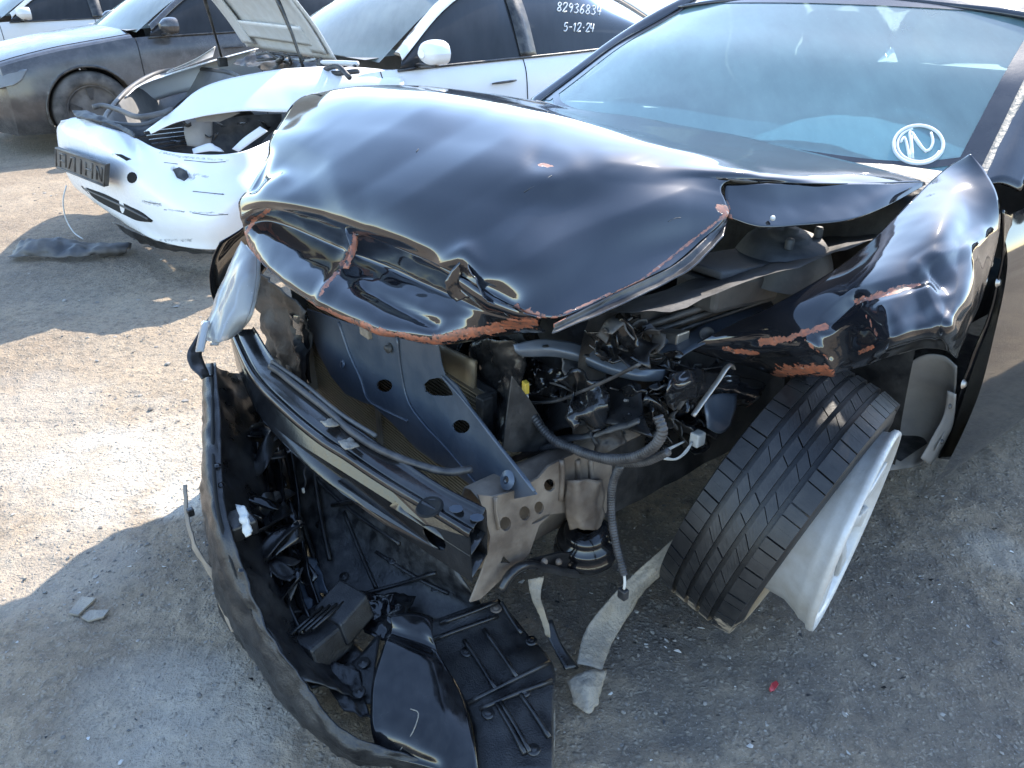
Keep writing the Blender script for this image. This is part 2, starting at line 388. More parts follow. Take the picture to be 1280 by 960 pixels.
me.update(); me.validate()
tag(obj('ground', me, M['ground']), kind='structure')
def gz(x, y):
    i = min(max(np.searchsorted(gx, x), 0), nx-1); j = min(max(np.searchsorted(gy, y), 0), ny-1); return float(Z[j, i])
# ------------------------------------------------------------------ the black wrecked car: body
car = thing('wrecked_car', W(0, 0, 0), 'black sedan with buckled hood, smashed front and a splayed front wheel', 'car')
hood_rows = [
 [W(-.30, -.84, 1.0), W(-.36, -.62, 1.02), W(-.40, -.42, 1.02), W(-.42, -.2, 1.03)]+UZ((850, 156, 1.03), (925, 170, 1.03), (1000, 187, 1.03), (1080, 206, 1.025), (1156, 227, 1.0)),
 [W(0, -.86, 1.06), W(-.05, -.66, 1.09), W(-.14, -.42, 1.085), W(-.20, -.2, 1.06)]+UZ((780, 160, 1.072), (860, 180, 1.062), (935, 200, 1.052), (1010, 217, 1.038), (1090, 229, 1.012)),
 UZ((386, 118, 1.09), (440, 110, 1.13), (540, 118, 1.143), (640, 134, 1.133), (722, 155, 1.116), (800, 180, 1.096), (870, 203, 1.064), (940, 219, 1.05), (1010, 229, 1.03)),
 UZ((345, 165, 1.04), (400, 160, 1.078), (490, 165, 1.096), (580, 182, 1.093), (670, 202, 1.085), (745, 213, 1.074), (812, 221, 1.057), (860, 226, 1.045), (906, 231, 1.036)),
 UZ((320, 212, .97), (370, 212, 1.0), (450, 226, 1.024), (540, 243, 1.026), (625, 258, 1.022), (700, 265, 1.013), (775, 266, 1.012), (840, 262, 1.012), (908, 270, .990)),
 UZ((303, 252, .91), (345, 246, .955), (430, 268, .962), (520, 296, .960), (600, 322, .95), (670, 332, .948), (740, 325, .948), (812, 312, .953), (875, 303, .956)),
 UZ((300, 270, .885), (336, 260, .925), (420, 281, .93), (500, 311, .925), (572, 343, .915), (640, 384, .885), (700, 396, .878), (768, 366, .902), (838, 333, .93)),
]
tear = [(436, 270), (446, 290), (441, 312), (425, 342), (402, 376)]
lip_edge = [(303, 292), (330, 338), (365, 368), (410, 390), (470, 412), (545, 428)]
front_edge = [(545, 424), (600, 414), (640, 405), (672, 402)]
surf('hood', hood_rows, [M['paint'], M['under']], car, (14, 14), .0035, moff=1,
     chips=[([(640, 384), (690, 402)], 14), ([(690, 398), (800, 352), (905, 270)], 5), ([(896, 262), (909, 272)], 13), ([(672, 203), (690, 205)], 7)],
     ridges=[([(560, 330), (582, 318), (600, 350)], 14, .014), ([(585, 338), (640, 380)], 12, -.008), ([(672, 200), (695, 206)], 14, -.006), ([(330, 190), (318, 235)], 9, -.012),
             ([(300, 255), (355, 225)], 9, .008), ([(905, 250), (860, 240), (760, 278), (698, 305), (620, 352)], -60, .010), ([(529, 140), (460, 180), (400, 223), (345, 262)], -42, .007), ([(634, 176), (486, 266), (430, 300)], -42, .007), ([(760, 205), (850, 215), (930, 226)], -22, .004), ([(700, 208), (690, 245), (640, 305)], -30, .004), ([(345, 165), (415, 200), (432, 262)], -28, .005)],
     crumple=[(.0012, 5)])
H = [o for o in bpy.data.objects if o.name == 'hood'][0]
lip_rows = [
 UZ((300, 270, .885), (336, 260, .925), (420, 281, .93), (500, 311, .925), (572, 343, .915), (640, 384, .885), (676, 398, .878)),
 UZ((301, 274, .878), (338, 265, .912), (420, 288, .915), (500, 317, .912), (568, 348, .905), (634, 387, .879), (674, 399, .874)),
 UZ((303, 279, .866), (342, 273, .888), (424, 308, .872), (500, 338, .868), (560, 364, .862), (628, 393, .858), (672, 401, .868)),
 UZ((304, 284, .855), (345, 283, .872), (424, 322, .858), (496, 351, .853), (555, 374, .848), (625, 398, .848), (672, 403, .862)),
 UZ((306, 293, .840), (345, 305, .853), (420, 348, .839), (490, 376, .83), (550, 394, .827), (628, 403, .834), (672, 406, .852)),
 UZ((309, 303, .822), (340, 332, .822), (405, 376, .807), (475, 402, .80), (545, 417, .797), (635, 409, .818), (674, 409, .842)),
 UZ((314, 314, .805), (345, 346, .803), (408, 388, .787), (472, 413, .782), (546, 428, .776), (642, 414, .805), (678, 413, .832)),
 UZ((322, 320, .795), (352, 350, .790), (412, 390, .772), (474, 415, .766), (548, 431, .760), (644, 417, .792), (682, 415, .824)),
]
surf('hood_lip', lip_rows, [M['paint'], M['under']], H, (8, 14), .003, moff=1,
     chips=[(tear, 8), (lip_edge, 10), (front_edge, 19), ([(336, 262), (318, 275), (308, 292)], 7)],
     ridges=[(tear, 7, .010), ([(372, 345), (455, 385), (475, 412)], 16, .006), ([(455, 360), (540, 405)], 9, -.012), ([(580, 352), (612, 378), (650, 385)], 9, .012)],
     crumple=[(.003, 9), (.0012, 25)])
# torn tongue of sheet metal standing up at the rip and the crushed fold on the crease
surf('torn_tongue', [UZ((433, 268, .945), (440, 268, .945)), UZ((432, 290, .93), (446, 288, .932)), UZ((438, 312, .90), (447, 310, .90)), UZ((428, 335, .868), (436, 336, .866))],
     [M['paint']], H, (6, 4), .002, chips=[([(440, 268), (446, 300), (430, 340)], 12)], crumple=[(.004, 30)])
fold = UZ((556, 352, .905), (566, 336, .93), (580, 325, .945), (590, 345, .93), (605, 372, .90)), UZ((560, 368, .88), (575, 355, .90), (588, 345, .915), (598, 362, .90), (612, 382, .885)), UZ((570, 378, .865), (585, 372, .88), (600, 375, .882), (615, 385, .876), (636, 396, .868))
surf('crushed_fold', fold, [M['paint']], H, (8, 8), .002, crumple=[(.010, 22), (.004, 60)])
surf('hood_side_flange', [UZ((905, 231, 1.036), (960, 229, 1.036), (1020, 229, 1.026), (1080, 229, 1.016), (1120, 229, 1.008), (1157, 228, 1.0)),
      UZ((906, 250, 1.012), (955, 256, 1.0), (1010, 254, .994), (1068, 250, .992), (1112, 243, .994), (1157, 229, .998)),
      UZ((911, 272, .985), (952, 284, .968), (1005, 281, .964), (1060, 275, .966), (1106, 259, .975), (1157, 231, .995))],
     [M['paint'], M['under']], H, (10, 10), .003, moff=1, chips=[([(908, 250), (912, 274)], 9)], crumple=[(.003, 9)])
surf('hood_edge_roll', [UZ((907, 272, .986), (875, 304, .956), (838, 334, .929), (768, 367, .901), (692, 405, .874)),
      UZ((908, 280, .975), (880, 314, .944), (841, 343, .917), (770, 376, .889), (692, 412, .864)),
      UZ((905, 296, .968), (872, 330, .936), (832, 355, .91), (762, 388, .884), (690, 418, .862))],
     [M['paint'], M['under']], H, (5, 12), .003, moff=1, chips=[([(692, 405), (720, 398)], 12), ([(908, 272), (900, 290)], 10)], crumple=[(.004, 14)])
for px, py in ((937, 238), (966, 272), (845, 209)):
    c = U(px, py, z=1.02 if py < 220 else (1.024 if py < 250 else .984)); lathe('bump_stop', [(0, .002), (.004, .002), (.005, 0), (.005, -.004)], c, (-.2, -.6, .8), M['wire_white'], H, 12)
# ---- left front fender
fen = [
 UZ((858, 438, 0.720), (910, 408, 0.770), (960, 385, 0.825), (1010, 357, 0.867), (1060, 325, 0.903), (1100, 290, 0.950), (1140, 250, 0.995), (1180, 212, 1.030))+[U(1213, 192, Y=0.775)],
 UZ((868, 440, 0.710), (920, 416, 0.765), (972, 394, 0.822), (1022, 368, 0.868), (1074, 337, 0.916), (1117, 305, 0.955), (1158, 268, 0.995), (1197, 231, 1.022))+[U(1232, 215, Y=0.826)],
 UZ((885, 445, 0.695), (937, 428, 0.755), (990, 409, 0.812), (1040, 384, 0.860), (1092, 352, 0.920), (1136, 322, 0.955), (1176, 288, 0.990), (1212, 258, 1.000))+[U(1247, 246, Y=0.879)],
 UZ((908, 452, 0.680), (952, 444, 0.735), (1002, 431, 0.790), (1050, 408, 0.838), (1105, 378, 0.905), (1146, 353, 0.932), (1181, 330, 0.952), (1215, 307, 0.957))+[U(1249, 292, Y=0.912)],
 UZ((938, 460, 0.655), (972, 457, 0.710), (1013, 448, 0.765), (1058, 428, 0.810), (1110, 405, 0.885), (1150, 386, 0.902), (1181, 375, 0.915), (1209, 369, 0.912))+[U(1230, 366, Y=0.932)],
 UZ((972, 471, 0.630), (995, 470, 0.680), (1030, 464, 0.735), (1070, 449, 0.780), (1112, 431, 0.855), (1147, 419, 0.868), (1170, 416, 0.875), (1188, 418, 0.865))+[U(1207, 420, Y=0.945)],
 UZ((975, 473, 0.600), (998, 473, 0.650), (1033, 469, 0.700), (1075, 459, 0.740), (1115, 446, 0.780), (1148, 436, 0.785), (1170, 436, 0.790), (1186, 440, 0.775))+[U(1196, 448, Y=0.930)],
]
FE = surf('front_fender', fen, [M['paint_fender'], M['under']], car, (14, 14), .003, moff=1,
     chips=[([(950, 428), (985, 424), (1030, 407)], 12), ([(905, 436), (945, 442)], 9), ([(972, 466), (1000, 462), (1036, 464)], 18), ([(1068, 375), (1092, 368), (1150, 352)], 11), ([(1075, 440), (1090, 434)], 8), ([(1008, 425), (1034, 448)], 5), ([(1084, 395), (1098, 420)], 5)],
     ridges=[([(1062, 382), (1035, 405)], -14, -.010), ([(1070, 373), (1150, 351)], -12, -.008), ([(1150, 334), (1172, 320), (1200, 313), (1230, 296)], -16, .006), ([(1165, 336), (1180, 352)], -18, -.012), ([(1209, 318), (1214, 350), (1211, 380)], -14, .006),
             ([(1157, 365), (1172, 395), (1190, 412)], -14, .007), ([(945, 452), (1036, 446)], -12, -.008), ([(1010, 425), (1036, 447), (1040, 465)], -9, .008), ([(1085, 390), (1098, 420)], -12, .002), ([(1110, 385), (1122, 402)], -12, .002)],
     crumple=[(.0015, 9)])
# ---- black panel behind the wheel, grey inner liner, rocker
surf('door_edge', [[U(x, y, Y=k) for x, y, k in ((1252, 262, .875), (1250, 330, .885), (1232, 400, .89), (1208, 460, .885), (1190, 520, .865), (1172, 572, .84))],
     [U(x, y, Y=k) for x, y, k in ((1264, 268, .86), (1256, 335, .865), (1252, 402, .865), (1243, 455, .86), (1222, 515, .85), (1188, 574, .83))]], [M['gloss']], car, (6, 10), .004, crumple=[(.003, 12)])
for px, py in ((1247, 353), (1204, 480), (1236, 330)):
    lathe('bolt', [(0, .006), (.006, .006), (.009, .002), (.012, 0)], U(px, py, Y=.888), LF+Vector((0, 0, .2)), M['chrome'], car, 12)
surf('wheel_arch_liner', [[U(x, y, Y=k) for x, y, k in ((1120, 470, .72), (1150, 447, .77), (1178, 445, .82), (1196, 458, .86))],
     [U(x, y, Y=k) for x, y, k in ((1125, 515, .72), (1155, 500, .76), (1180, 495, .81), (1193, 495, .86))],
     [U(x, y, Y=k) for x, y, k in ((1122, 555, .74), (1150, 545, .77), (1172, 535, .81), (1186, 525, .86))],
     [U(x, y, Y=k) for x, y, k in ((1112, 588, .78), (1135, 585, .79), (1152, 578, .82), (1170, 560, .86))]], [M['liner']], car, (8, 8), .003, crumple=[(.006, 9)])
surf('liner_flange', [[U(x, y, Y=k) for x, y, k in ((1185, 488, .855), (1180, 515, .85), (1168, 540, .845), (1150, 572, .835))],
     [U(x, y, Y=k) for x, y, k in ((1196, 492, .875), (1192, 525, .87), (1181, 552, .865), (1162, 580, .85))]], [M['liner']], car, (4, 8), .004, crumple=[(.004, 20)])
for px, py in ((1187, 508), (1177, 552)): lathe('bolt', [(0, .004), (.005, .004), (.007, 0)], U(px, py, Y=.882), LF+Vector((0, 0, .3)), M['engine'], car, 10)
# ---- wheel: the tyre has come off the bead and the bare rim stands outside it
ta = Vector((.7255, -.6251, -.2879)).normalized(); tcn = Vector((.614, 1.460, .338)); rc0 = Vector((.745, 1.330, .337))
wh = thing('front_wheel', tcn, None, None); wh.parent = car; wh.matrix_parent_inverse = Matrix.Translation(-W(0, 0, 0))
t = NT('muddy_tyre'); tcx = t.new('ShaderNodeTexCoord'); sx = t.new('ShaderNodeSeparateXYZ'); t.link(tcx.outputs['Object'], sx.inputs[0])
n = t.noise(14, 5, .65); n2 = t.noise(60, 4, .6)
md = t.ramp(t.math('ADD', t.math('MULTIPLY', sx.outputs['Z'], -2.3), n), (.13, 0), (.19, 1)); dm = t.math('MULTIPLY', t.ramp(n, (.4, 0), (.75, 1)), .35)
b_ = t.mix(dm, (.008, .008, .009), (.07, .066, .062)); b_ = t.mix(md, b_, (.26, .21, .155))
t.pbsdf(b_, t.math('ADD', .5, t.math('MULTIPLY', md, .45)), 0, t.bump(t.math('ADD', n2, t.math('MULTIPLY', md, 1.5)), .3, .003)); M['tyre'] = t.m
prof = [(.222, -.088), (.232, -.098), (.262, -.112), (.29, -.115), (.310, -.108), (.320, -.096), (.325, -.07), (.327, 0), (.325, .07), (.320, .096), (.310, .108), (.29, .115), (.262, .112), (.232, .098), (.222, .088), (.226, .075), (.300, .09), (.312, .06), (.314, 0), (.312, -.06), (.300, -.09), (.226, -.075)]
TY = lathe('tyre', [(r*.965, h*.89) for r, h in prof], tcn, ta, M['tyre'], wh, 96, True)
e1 = Vector((0, 0, 1)).cross(ta).normalized(); e2 = ta.cross(e1)
def rib(h0, h1, npitch, skew, gap, taper0=0, taper1=0, cut=0):
    v = []; f = []
    for k in range(npitch):
        nb = 3
        for j in range(nb+1):
            for lev in (0, 1):
                for e, h in ((0, h0), (1, h1)):
                    a = 2*math.pi*(k+gap/2+(1-gap)*j/nb+skew*(e-.5)+.07*math.sin(k*2.1))/npitch
                    r = (.3255 if lev else .312)-(taper0 if e == 0 else taper1)-.0002*k % .0007
                    v.append(tcn+(e1*math.cos(a)+e2*math.sin(a))*r+ta*h*.89)
        b = k*(nb+1)*4
        for j in range(nb):
            p = b+j*4; q_ = p+4
            f += [(p+2, p+3, q_+3, q_+2), (p, p+2, q_+2, q_), (p+3, p+1, q_+1, q_+3)]
        f += [(b, b+1, b+3, b+2), (b+nb*4, b+nb*4+2, b+nb*4+3, b+nb*4+1)]
    o = obj('tread_rib', mesh('tread_rib', v, f), M['tyre'], TY, smooth=False)
    return o
rib(-.106, -.061, 76, .12, .07, .008, 0); rib(-.048, -.0225, 60, .7, .02); rib(-.0115, .0115, 44, .3, .012); rib(.0225, .048, 60, .7, .02); rib(.061, .106, 76, .12, .07, 0, .008)
ra = Vector((.9, -.665, -.105)).normalized(); rc = rc0
RM = lathe('rim', [(.233, .002), (.236, -.004), (.235, -.012), (.226, -.018), (.222, -.034), (.214, -.045), (.200, -.075), (.196, -.13), (.208, -.165), (.218, -.175), (.219, -.19), (.230, -.198), (.230, -.203),
       (.216, -.200), (.200, -.165), (.188, -.13), (.190, -.075), (.205, -.042), (.214, -.020), (.221, -.006), (.226, .002)], rc, ra, M['alloy'], wh, 72, True)
f1 = Vector((0, 0, 1)).cross(ra).normalized(); f2 = ra.cross(f1)
for k in range(10):
    a = 2*math.pi*k/10+.2; d = f1*math.cos(a)+f2*math.sin(a); s = ra.cross(d); bm = bmesh.new(); vs = []
    for r_, w_, h_, t_ in ((.05, .016, -.022, .02), (.13, .014, -.010, .016), (.216, .026, -.006, .014)):
        vs.append([bm.verts.new(rc+d*r_+s*w_*x+ra*(h_-t_*y)) for x, y in ((-1, 0), (1, 0), (1, 1), (-1, 1))])
    for A_, B_ in zip(vs[:-1], vs[1:]):
        for i in range(4): bm.faces.new((A_[i], A_[(i+1) % 4], B_[(i+1) % 4], B_[i]))
    bm_obj('spoke', bm, M['alloy'], RM, .004, True)
lathe('hub', [(0, -.012), (.028, -.012), (.03, -.018), (.072, -.022), (.075, -.05), (0, -.05)], rc, ra, M['alloy'], RM, 32)
for k in range(5):
    a = 2*math.pi*k/5+.4; lathe('lug_hole', [(0, -.0205), (.011, -.0205), (.012, -.022)], rc+(f1*math.cos(a)+f2*math.sin(a))*.055, ra, M['engine'], RM, 12)
lathe('brake_disc', [(.05, -.16), (.145, -.16), (.147, -.165), (.147, -.185), (.05, -.185)], rc, ra, M['engine2'], wh, 48, True)
# ------------------------------------------------------------------ parts shared by the parked cars
from mathutils.bvhtree import BVHTree
def on_mesh(o, pts, lift=.0015):
    """points of an object's surface seen at photo pixels"""
    me = o.data; bv = BVHTree.FromPolygons([v.co[:] for v in me.vertices], [p.vertices[:] for p in me.polygons]); out = []
    for px, py in pts:
        d = (U(px, py, z=0)-Vector((0, 0, CAM_H))).normalized(); h = bv.ray_cast(Vector((0, 0, CAM_H)), d)
        if h[0] is not None: out.append(h[0]-d*lift)
    return out
def stroke(name, o, pts, r, mat, parent, n=4, flat=.5):
    P = on_mesh(o, pts, max(.0015, r*.9))
    if len(P) > 1: return tube(name, P, r, mat, parent, sides=6, n=n)
SH = [(.62, .735), (.45, .78), (.2, .83), (-.05, .865), (-.45, .915), (-1.0, .93), (-1.6, .94), (-2.2, .955), (-2.8, .985), (-3.2, .98), (-3.62, .94)]
def ssc(x): return float(np.interp(x, [-3.62, -3.3, -2.8, .2, .45, .62], [.92, .965, 1, 1, .985, .93]))
def sidept(x, k, zs):
    ys = (.835, .89, .918, .912, .895, .855)[k]*ssc(x); z = (.18, .29, .29+(zs-.29)*.34, .29+(zs-.29)*.62, .29+(zs-.29)*.86, zs)[k]
    return ys, z
def arch_cut(me, T, cx, cz, R, side):
    """cut a wheel arch out of a side sheet: faces inside go, rim vertices move onto the circle"""
    bm = bmesh.new(); bm.from_mesh(me); C = T(cx, 0, cz)
    def loc(v): d = v.co-C; return d.dot(FW), d.z
    ins = {v for v in bm.verts if math.hypot(*loc(v)) < R}
    dead = [f for f in bm.faces if all(v in ins for v in f.verts)]
    for f in bm.faces:
        if not all(v in ins for v in f.verts):
            for v in f.verts:
                if v in ins:
                    a, b = loc(v); h = math.hypot(a, b) or 1; v.co += FW*(a*R/h-a)+Vector((0, 0, b*R/h-b)); ins.discard(v) if False else None
    bmesh.ops.delete(bm, geom=dead, context='FACES'); bmesh.ops.delete(bm, geom=[v for v in bm.verts if not v.link_faces], context='VERTS')
    bm.to_mesh(me); bm.free()
def sheet(name, rows, mats, parent, n=(6, 6), thick=0, cuts=(), T=None, label=None):
    o = surf(name, rows, mats, parent, n, 0, label=label)
    for cx, cz, R, s in cuts: arch_cut(o.data, T, cx, cz, R, s)
    if thick: solid(o, thick)
    return o
def small_wheel(T, x, y, s, parent, cover=None):
    c = T(x, y, .335); ax = LF*s
    w = bpy.data.objects.new('wheel', None); COL.objects.link(w); w.parent = parent; w.matrix_parent_inverse = parent.matrix_basis.inverted()
    lathe('tyre', [(.215, -.10), (.25, -.112), (.29, -.112), (.318, -.10), (.333, -.085), (.335, 0), (.333, .085), (.318, .10), (.29, .112), (.25, .112), (.222, .10), (.222, .06)], c, ax, M['tyre2'], w, 64)
    r = lathe('rim', [(.222, .098), (.215, .10), (.212, .088), (.19, .075), (.12, .082), (.05, .075), (0, .073)], c, ax, M['cover'], w, 48)
    g1 = FW; g2 = Vector((0, 0, 1))
    for k in range(5):
        a = 2*math.pi*k/5+.3; d = g1*math.cos(a)+g2*math.sin(a); t_ = ax.cross(d)
        plate('spoke_opening', [c+ax*.0875+d*(.10+.09*u)+t_*v for u, v in ((0, -.01), (1, -.032), (1.1, 0), (1, .032), (0, .01))], M['engine'], r, .004)
M['tyre2'] = plain('dusty_tyre', (.035, .034, .033), .75, 0, .8, (.17, .155, .14), 7, .3, 150)
M['cover'] = plain('wheel_cover', (.06, .06, .062), .5, .2, .8, (.20, .185, .17), 6, .1)
M['seam'] = plain('panel_gap', (.004, .004, .004), .9, 0, 0)
M['trim'] = plain('black_trim', (.008, .008, .009), .3, 0, .3, (.25, .23, .2))
M['seat'] = plain('seat_cloth', (.10, .10, .105), .8, 0, .3)
M['dash'] = plain('dashboard', (.22, .225, .23), .6, 0, .4, (.3, .29, .27))
def shell(root, T, pm, glassm, screenm, x0=.62, hood=True, nose=True, lamps=True, roofm=None, front_arch=True, screen=True, seams=(-.47, -1.52, -2.5)):
    """parked sedan: sides with arches, deck lids, greenhouse, wheels, lamps, mirrors, handles"""
    roofm = roofm or pm; R = {}
    xs = [x for x, _ in SH if x < x0-1e-6]; xs = [x0]+xs
    zsh = lambda x: float(np.interp(x, [a for a, _ in SH][::-1], [b for _, b in SH][::-1]))
    for s in (1, -1):
        rows = []
        for k in range(6):
            rows.append([T(x, s*sidept(x, k, zsh(x))[0], sidept(x, k, zsh(x))[1]) for x in xs])
        cuts = [(-2.86, .335, .375, s)]+([(0, .335, .375, s)] if front_arch else [])
        o = sheet('body_side', rows if s < 0 else rows, [pm], root, (6, 14), 0, cuts, T); R['side%d' % s] = o
        for cx in ([0] if front_arch else [])+[-2.86]:
            arc = [T(cx+.376*math.cos(a), s*.905, .335+.376*math.sin(a)) for a in np.linspace(-.42, math.pi+.42, 15)]
            tube('arch_lip', arc, .012, M['trim'], root, sides=6, n=2)
            li = [[T(cx+.38*math.cos(a), s*y, .335+.38*math.sin(a)) for a in np.linspace(-.4, math.pi+.4, 11)] for y in (.90, .6)]
            surf('arch_liner', li, [M['cowl']], root, (2, 2))
            small_wheel(T, cx, s*.80, s, root)
        for xq in seams:
            if xq < x0: tube('door_gap', [T(xq, s*(sidept(xq, k, zsh(xq))[0]+.0015), sidept(xq, k, zsh(xq))[1]) for k in range(1, 6)], .0035, M['seam'], root, sides=5, n=4)
        # side glass between belt and roof rail
        xb = [-.58, -.9, -1.3, -1.7, -2.1, -2.5, -2.95]; top = [(-.62, .965, .84), (-1.0, 1.205, .70), (-1.3, 1.325, .64), (-1.7, 1.37, .61), (-2.1, 1.365, .62), (-2.5, 1.275, .66), (-2.95, 1.05, .78)]
        bot = [T(x, s*.862, zsh(x)-.005) for x in xb]; tp = [T(x, s*y, z) for x, z, y in top]
        mid = [(a+b)/2+LF*s*.022 for a, b in zip(bot, tp)]
        R['glass%d' % s] = surf('side_window', [bot, mid, tp], [glassm], root, (5, 6))
        rail_out = [T(x, s*(y+.012), z+.012) for x, z, y in top]; rail_in = [T(x-.0, s*(y-.05), z+.035) for x, z, y in top]
        surf('roof_rail', [[p-Vector((0, 0, .012))+LF*s*.004 for p in rail_out], [(a+b)/2+Vector((0, 0, .012))+LF*s*.008 for a, b in zip(rail_out, rail_in)], rail_in], [pm], root, (4, 6), .01)
        tube('belt_trim', [p+LF*s*.006 for p in bot], .008, M['trim'], root, sides=6, n=4)
        for bx in (-1.52, -1.62):
            pass
        surf('pillar_trim', [[T(-1.50, s*.872, zsh(-1.5)), T(-1.50, s*.77, 1.16), T(-1.52, s*.642, 1.345)], [T(-1.63, s*.872, zsh(-1.6)), T(-1.63, s*.77, 1.165), T(-1.64, s*.632, 1.36)]], [M['trim']], root, (2, 6), .006)
        for hx in (-1.32, -2.32):
            tube('door_handle', [T(hx+.09, s*.914, .80), T(hx+.05, s*.922, .803), T(hx-.05, s*.924, .806), T(hx-.10, s*.916, .808)], [.007, .012, .013, .008], M['handle'], root, sides=8, n=4, flat=.6)
        mirror(root, T, s, pm)
    if hood:
        hx_ = [x for x in xs if x > -.5]; rows = []
        for x in hx_:
            y, z = sidept(x, 5, zsh(x)); rows.append([T(x, y, z), T(x, y*.9, z+.028), T(x, y*.55, z+.06), T(x, 0, z+.075), T(x, -y*.55, z+.06), T(x, -y*.9, z+.028), T(x, -y, z)])
        R['hood'] = sheet('hood', rows, [pm], root, (8, 6), 0)
        for s in (1, -1): tube('hood_gap', [p_[1 if s > 0 else 5]+Vector((0, 0, .001)) for p_ in rows], .003, M['seam'], root, sides=5, n=5)
    if nose:
        zz = [sidept(x0, k, zsh(x0)) for k in range(6)]; rows = []
        for k, (y, z) in enumerate(zz):
            b = (.16, .22, .245, .22, .16, .02)[k]; rows.append([T(x0+b*(1-abs(u)**2.6), y*u, z+(.075 if k == 5 else .012)*(1-u*u)) for u in (1, .85, .55, 0, -.55, -.85, -1)])
        R['nose'] = sheet('front_bumper', rows, [pm], root, (6, 6), 0)
    zz = [sidept(-3.62, k, zsh(-3.62)) for k in range(6)]
    sheet('rear_bumper', [[T(-3.62-(.10, .16, .18, .16, .1, .0)[k]*(1-abs(u)**2.6), y*u, z) for u in (-1, -.6, 0, .6, 1)] for k, (y, z) in enumerate(zz)], [pm], root, (4, 6), 0)
    sheet('boot_lid', [[T(x, y*u, z+.04*(1-u*u)) for u in (1, .6, 0, -.6, -1)] for x, y, z in ((-2.95, .85, .985), (-3.3, .83, .975), (-3.62, .79, .94))], [pm], root, (6, 6), 0)
    roof = [(-1.08, 1.37, .60), (-1.4, 1.412, .585), (-1.75, 1.425, .57), (-2.1, 1.405, .575), (-2.4, 1.345, .60)]
    sheet('roof', [[T(x, y*u, z-.045*abs(u)**2) for u in (1, .8, .4, 0, -.4, -.8, -1)] for x, z, y in roof], [roofm], root, (6, 5), 0)
    if screen:
        R['screen'] = surf('windscreen', [[T(x-.11*abs(u)**2, y*u, z-.03*abs(u)**2) for u in (1, .6, 0, -.6, -1)] for x, z, y in ((-.40, .985, .78), (-.74, 1.20, .70), (-1.09, 1.372, .60))], [screenm], root, (6, 6))
    surf('rear_window', [[T(x+.05*abs(u)**2, y*u, z-.03*abs(u)**2) for u in (1, .6, 0, -.6, -1)] for x, z, y in ((-2.4, 1.35, .60), (-2.7, 1.2, .66), (-3.0, 1.02, .72))], [glassm], root, (4, 4))
    surf('cabin_floor', [[T(x, y, .30) for y in (.8, 0, -.8)] for x in (-.5, -2.0, -3.5)], [M['cowl']], root, (1, 1))
    surf('dashboard', [[T(x, y*.95, z) for y in (.78, .3, -.3, -.78)] for x, z in ((-.44, .97), (-.7, .985), (-.95, .95), (-1.0, .70))], [M['dash']], root, (3, 3))
    for y in (.38, -.38): seat(root, T, -1.55, y)
    return R
def seat(root, T, x, y):
    bm = bmesh.new(); up = Vector((0, 0, 1))
    box_bm(bm, T(x+.22, y, .50), FW*.25, LF*.25, up*.08); box_bm(bm, T(x-.09, y, .82), FW*.06-up*.015, LF*.24, up*.28-FW*.07); box_bm(bm, T(x-.19, y, 1.20), FW*.035, LF*.12, up*.08)
    bm_obj('seat', bm, M['seat'], root, .05, True, seg=3)
def mirror(root, T, s, pm):
    rows = [[T(-.72, s*.93, z) for z in (1.0, 1.05, 1.06)]]
    P_ = []
    for x, k in ((-.66, .35), (-.70, .85), (-.75, 1.0), (-.795, .95)):
        ring = []
        for a in np.linspace(0, 2*math.pi, 12, endpoint=False): ring.append(T(x, s*(1.005+.105*k*math.cos(a)), 1.01+.07*k*(abs(math.sin(a))**.8)*np.sign(math.sin(a))))
        P_.append(ring+[ring[0]])
    m = surf('mirror', P_, [pm], root, (3, 2)); c = T(-.655, s*1.005, 1.01)
    plate('mirror_glass', [T(-.793, s*(1.005+.095*math.cos(a)), 1.01+.062*math.sin(a)) for a in np.linspace(0, 2*math.pi, 16, endpoint=False)], M['trim'], m, .004)
    tube('mirror_arm', [T(-.72, s*.87, .935), T(-.72, s*.93, .94), T(-.73, s*1.05, .945)], [.025, .02, .018], M['trim'], m, sides=8, n=3, flat=.5)
    plate('mirror_cap', [T(-.66, s*(1.005+.037*math.cos(a)), 1.01+.025*math.sin(a)) for a in np.linspace(0, 2*math.pi, 12, endpoint=False)], pm, m, .004)
M['handle'] = M['trim']
# ------------------------------------------------------------------ cabin of the black car
TB = lambda x, y, z: W(x, y, z)
bw = [(-.43, 1.015, .76), (-.75, 1.195, .69), (-1.07, 1.345, .60)]
def bwp(v, u, lift=0):
    x = np.interp(v, [0, .5, 1], [-.41, -.735, -1.07]); z = np.interp(v, [0, .5, 1], [1.0, 1.195, 1.345]); y = np.interp(v, [0, .5, 1], [.765, .69, .61])
    return W(x-.10*abs(u)**2.2, y*u, z-.022*abs(u)**2.2+lift)
WS = surf('windscreen', [[bwp(v, u) for u in (1, .8, .5, 0, -.5, -.8, -1)] for v in (0, .25, .5, .75, 1)], [M['screen']], car, (8, 8))
M['frit'] = plain('glass_border', (.02, .021, .025), .12, 0, .08, (.25, .25, .26), 8, .05)
us = (1, .8, .5, 0, -.5, -.8, -1)
surf('glass_border', [[bwp(v, u, .0025) for u in us] for v in (.93, 1.0)], [M['frit']], WS, (2, 8))
surf('glass_border', [[bwp(v+(.12*abs(u)**6), u, .0025) for u in us] for v in (0, .035)], [M['frit']], WS, (3, 10))
for s in (1, -1): surf('glass_border', [[bwp(v, s*u, .002) for v in (.07, .25, .5, .75, .94)] for u in (.935, 1.0)], [M['frit']], WS, (2, 6))
chalk = plain('chalk_marker', (.80, .80, .80), .9, 0, .1); M['chalk'] = chalk
ell = [(1148+31*math.cos(a), 181+24*math.sin(a)) for a in np.linspace(0, 2*math.pi*1.12, 26)]
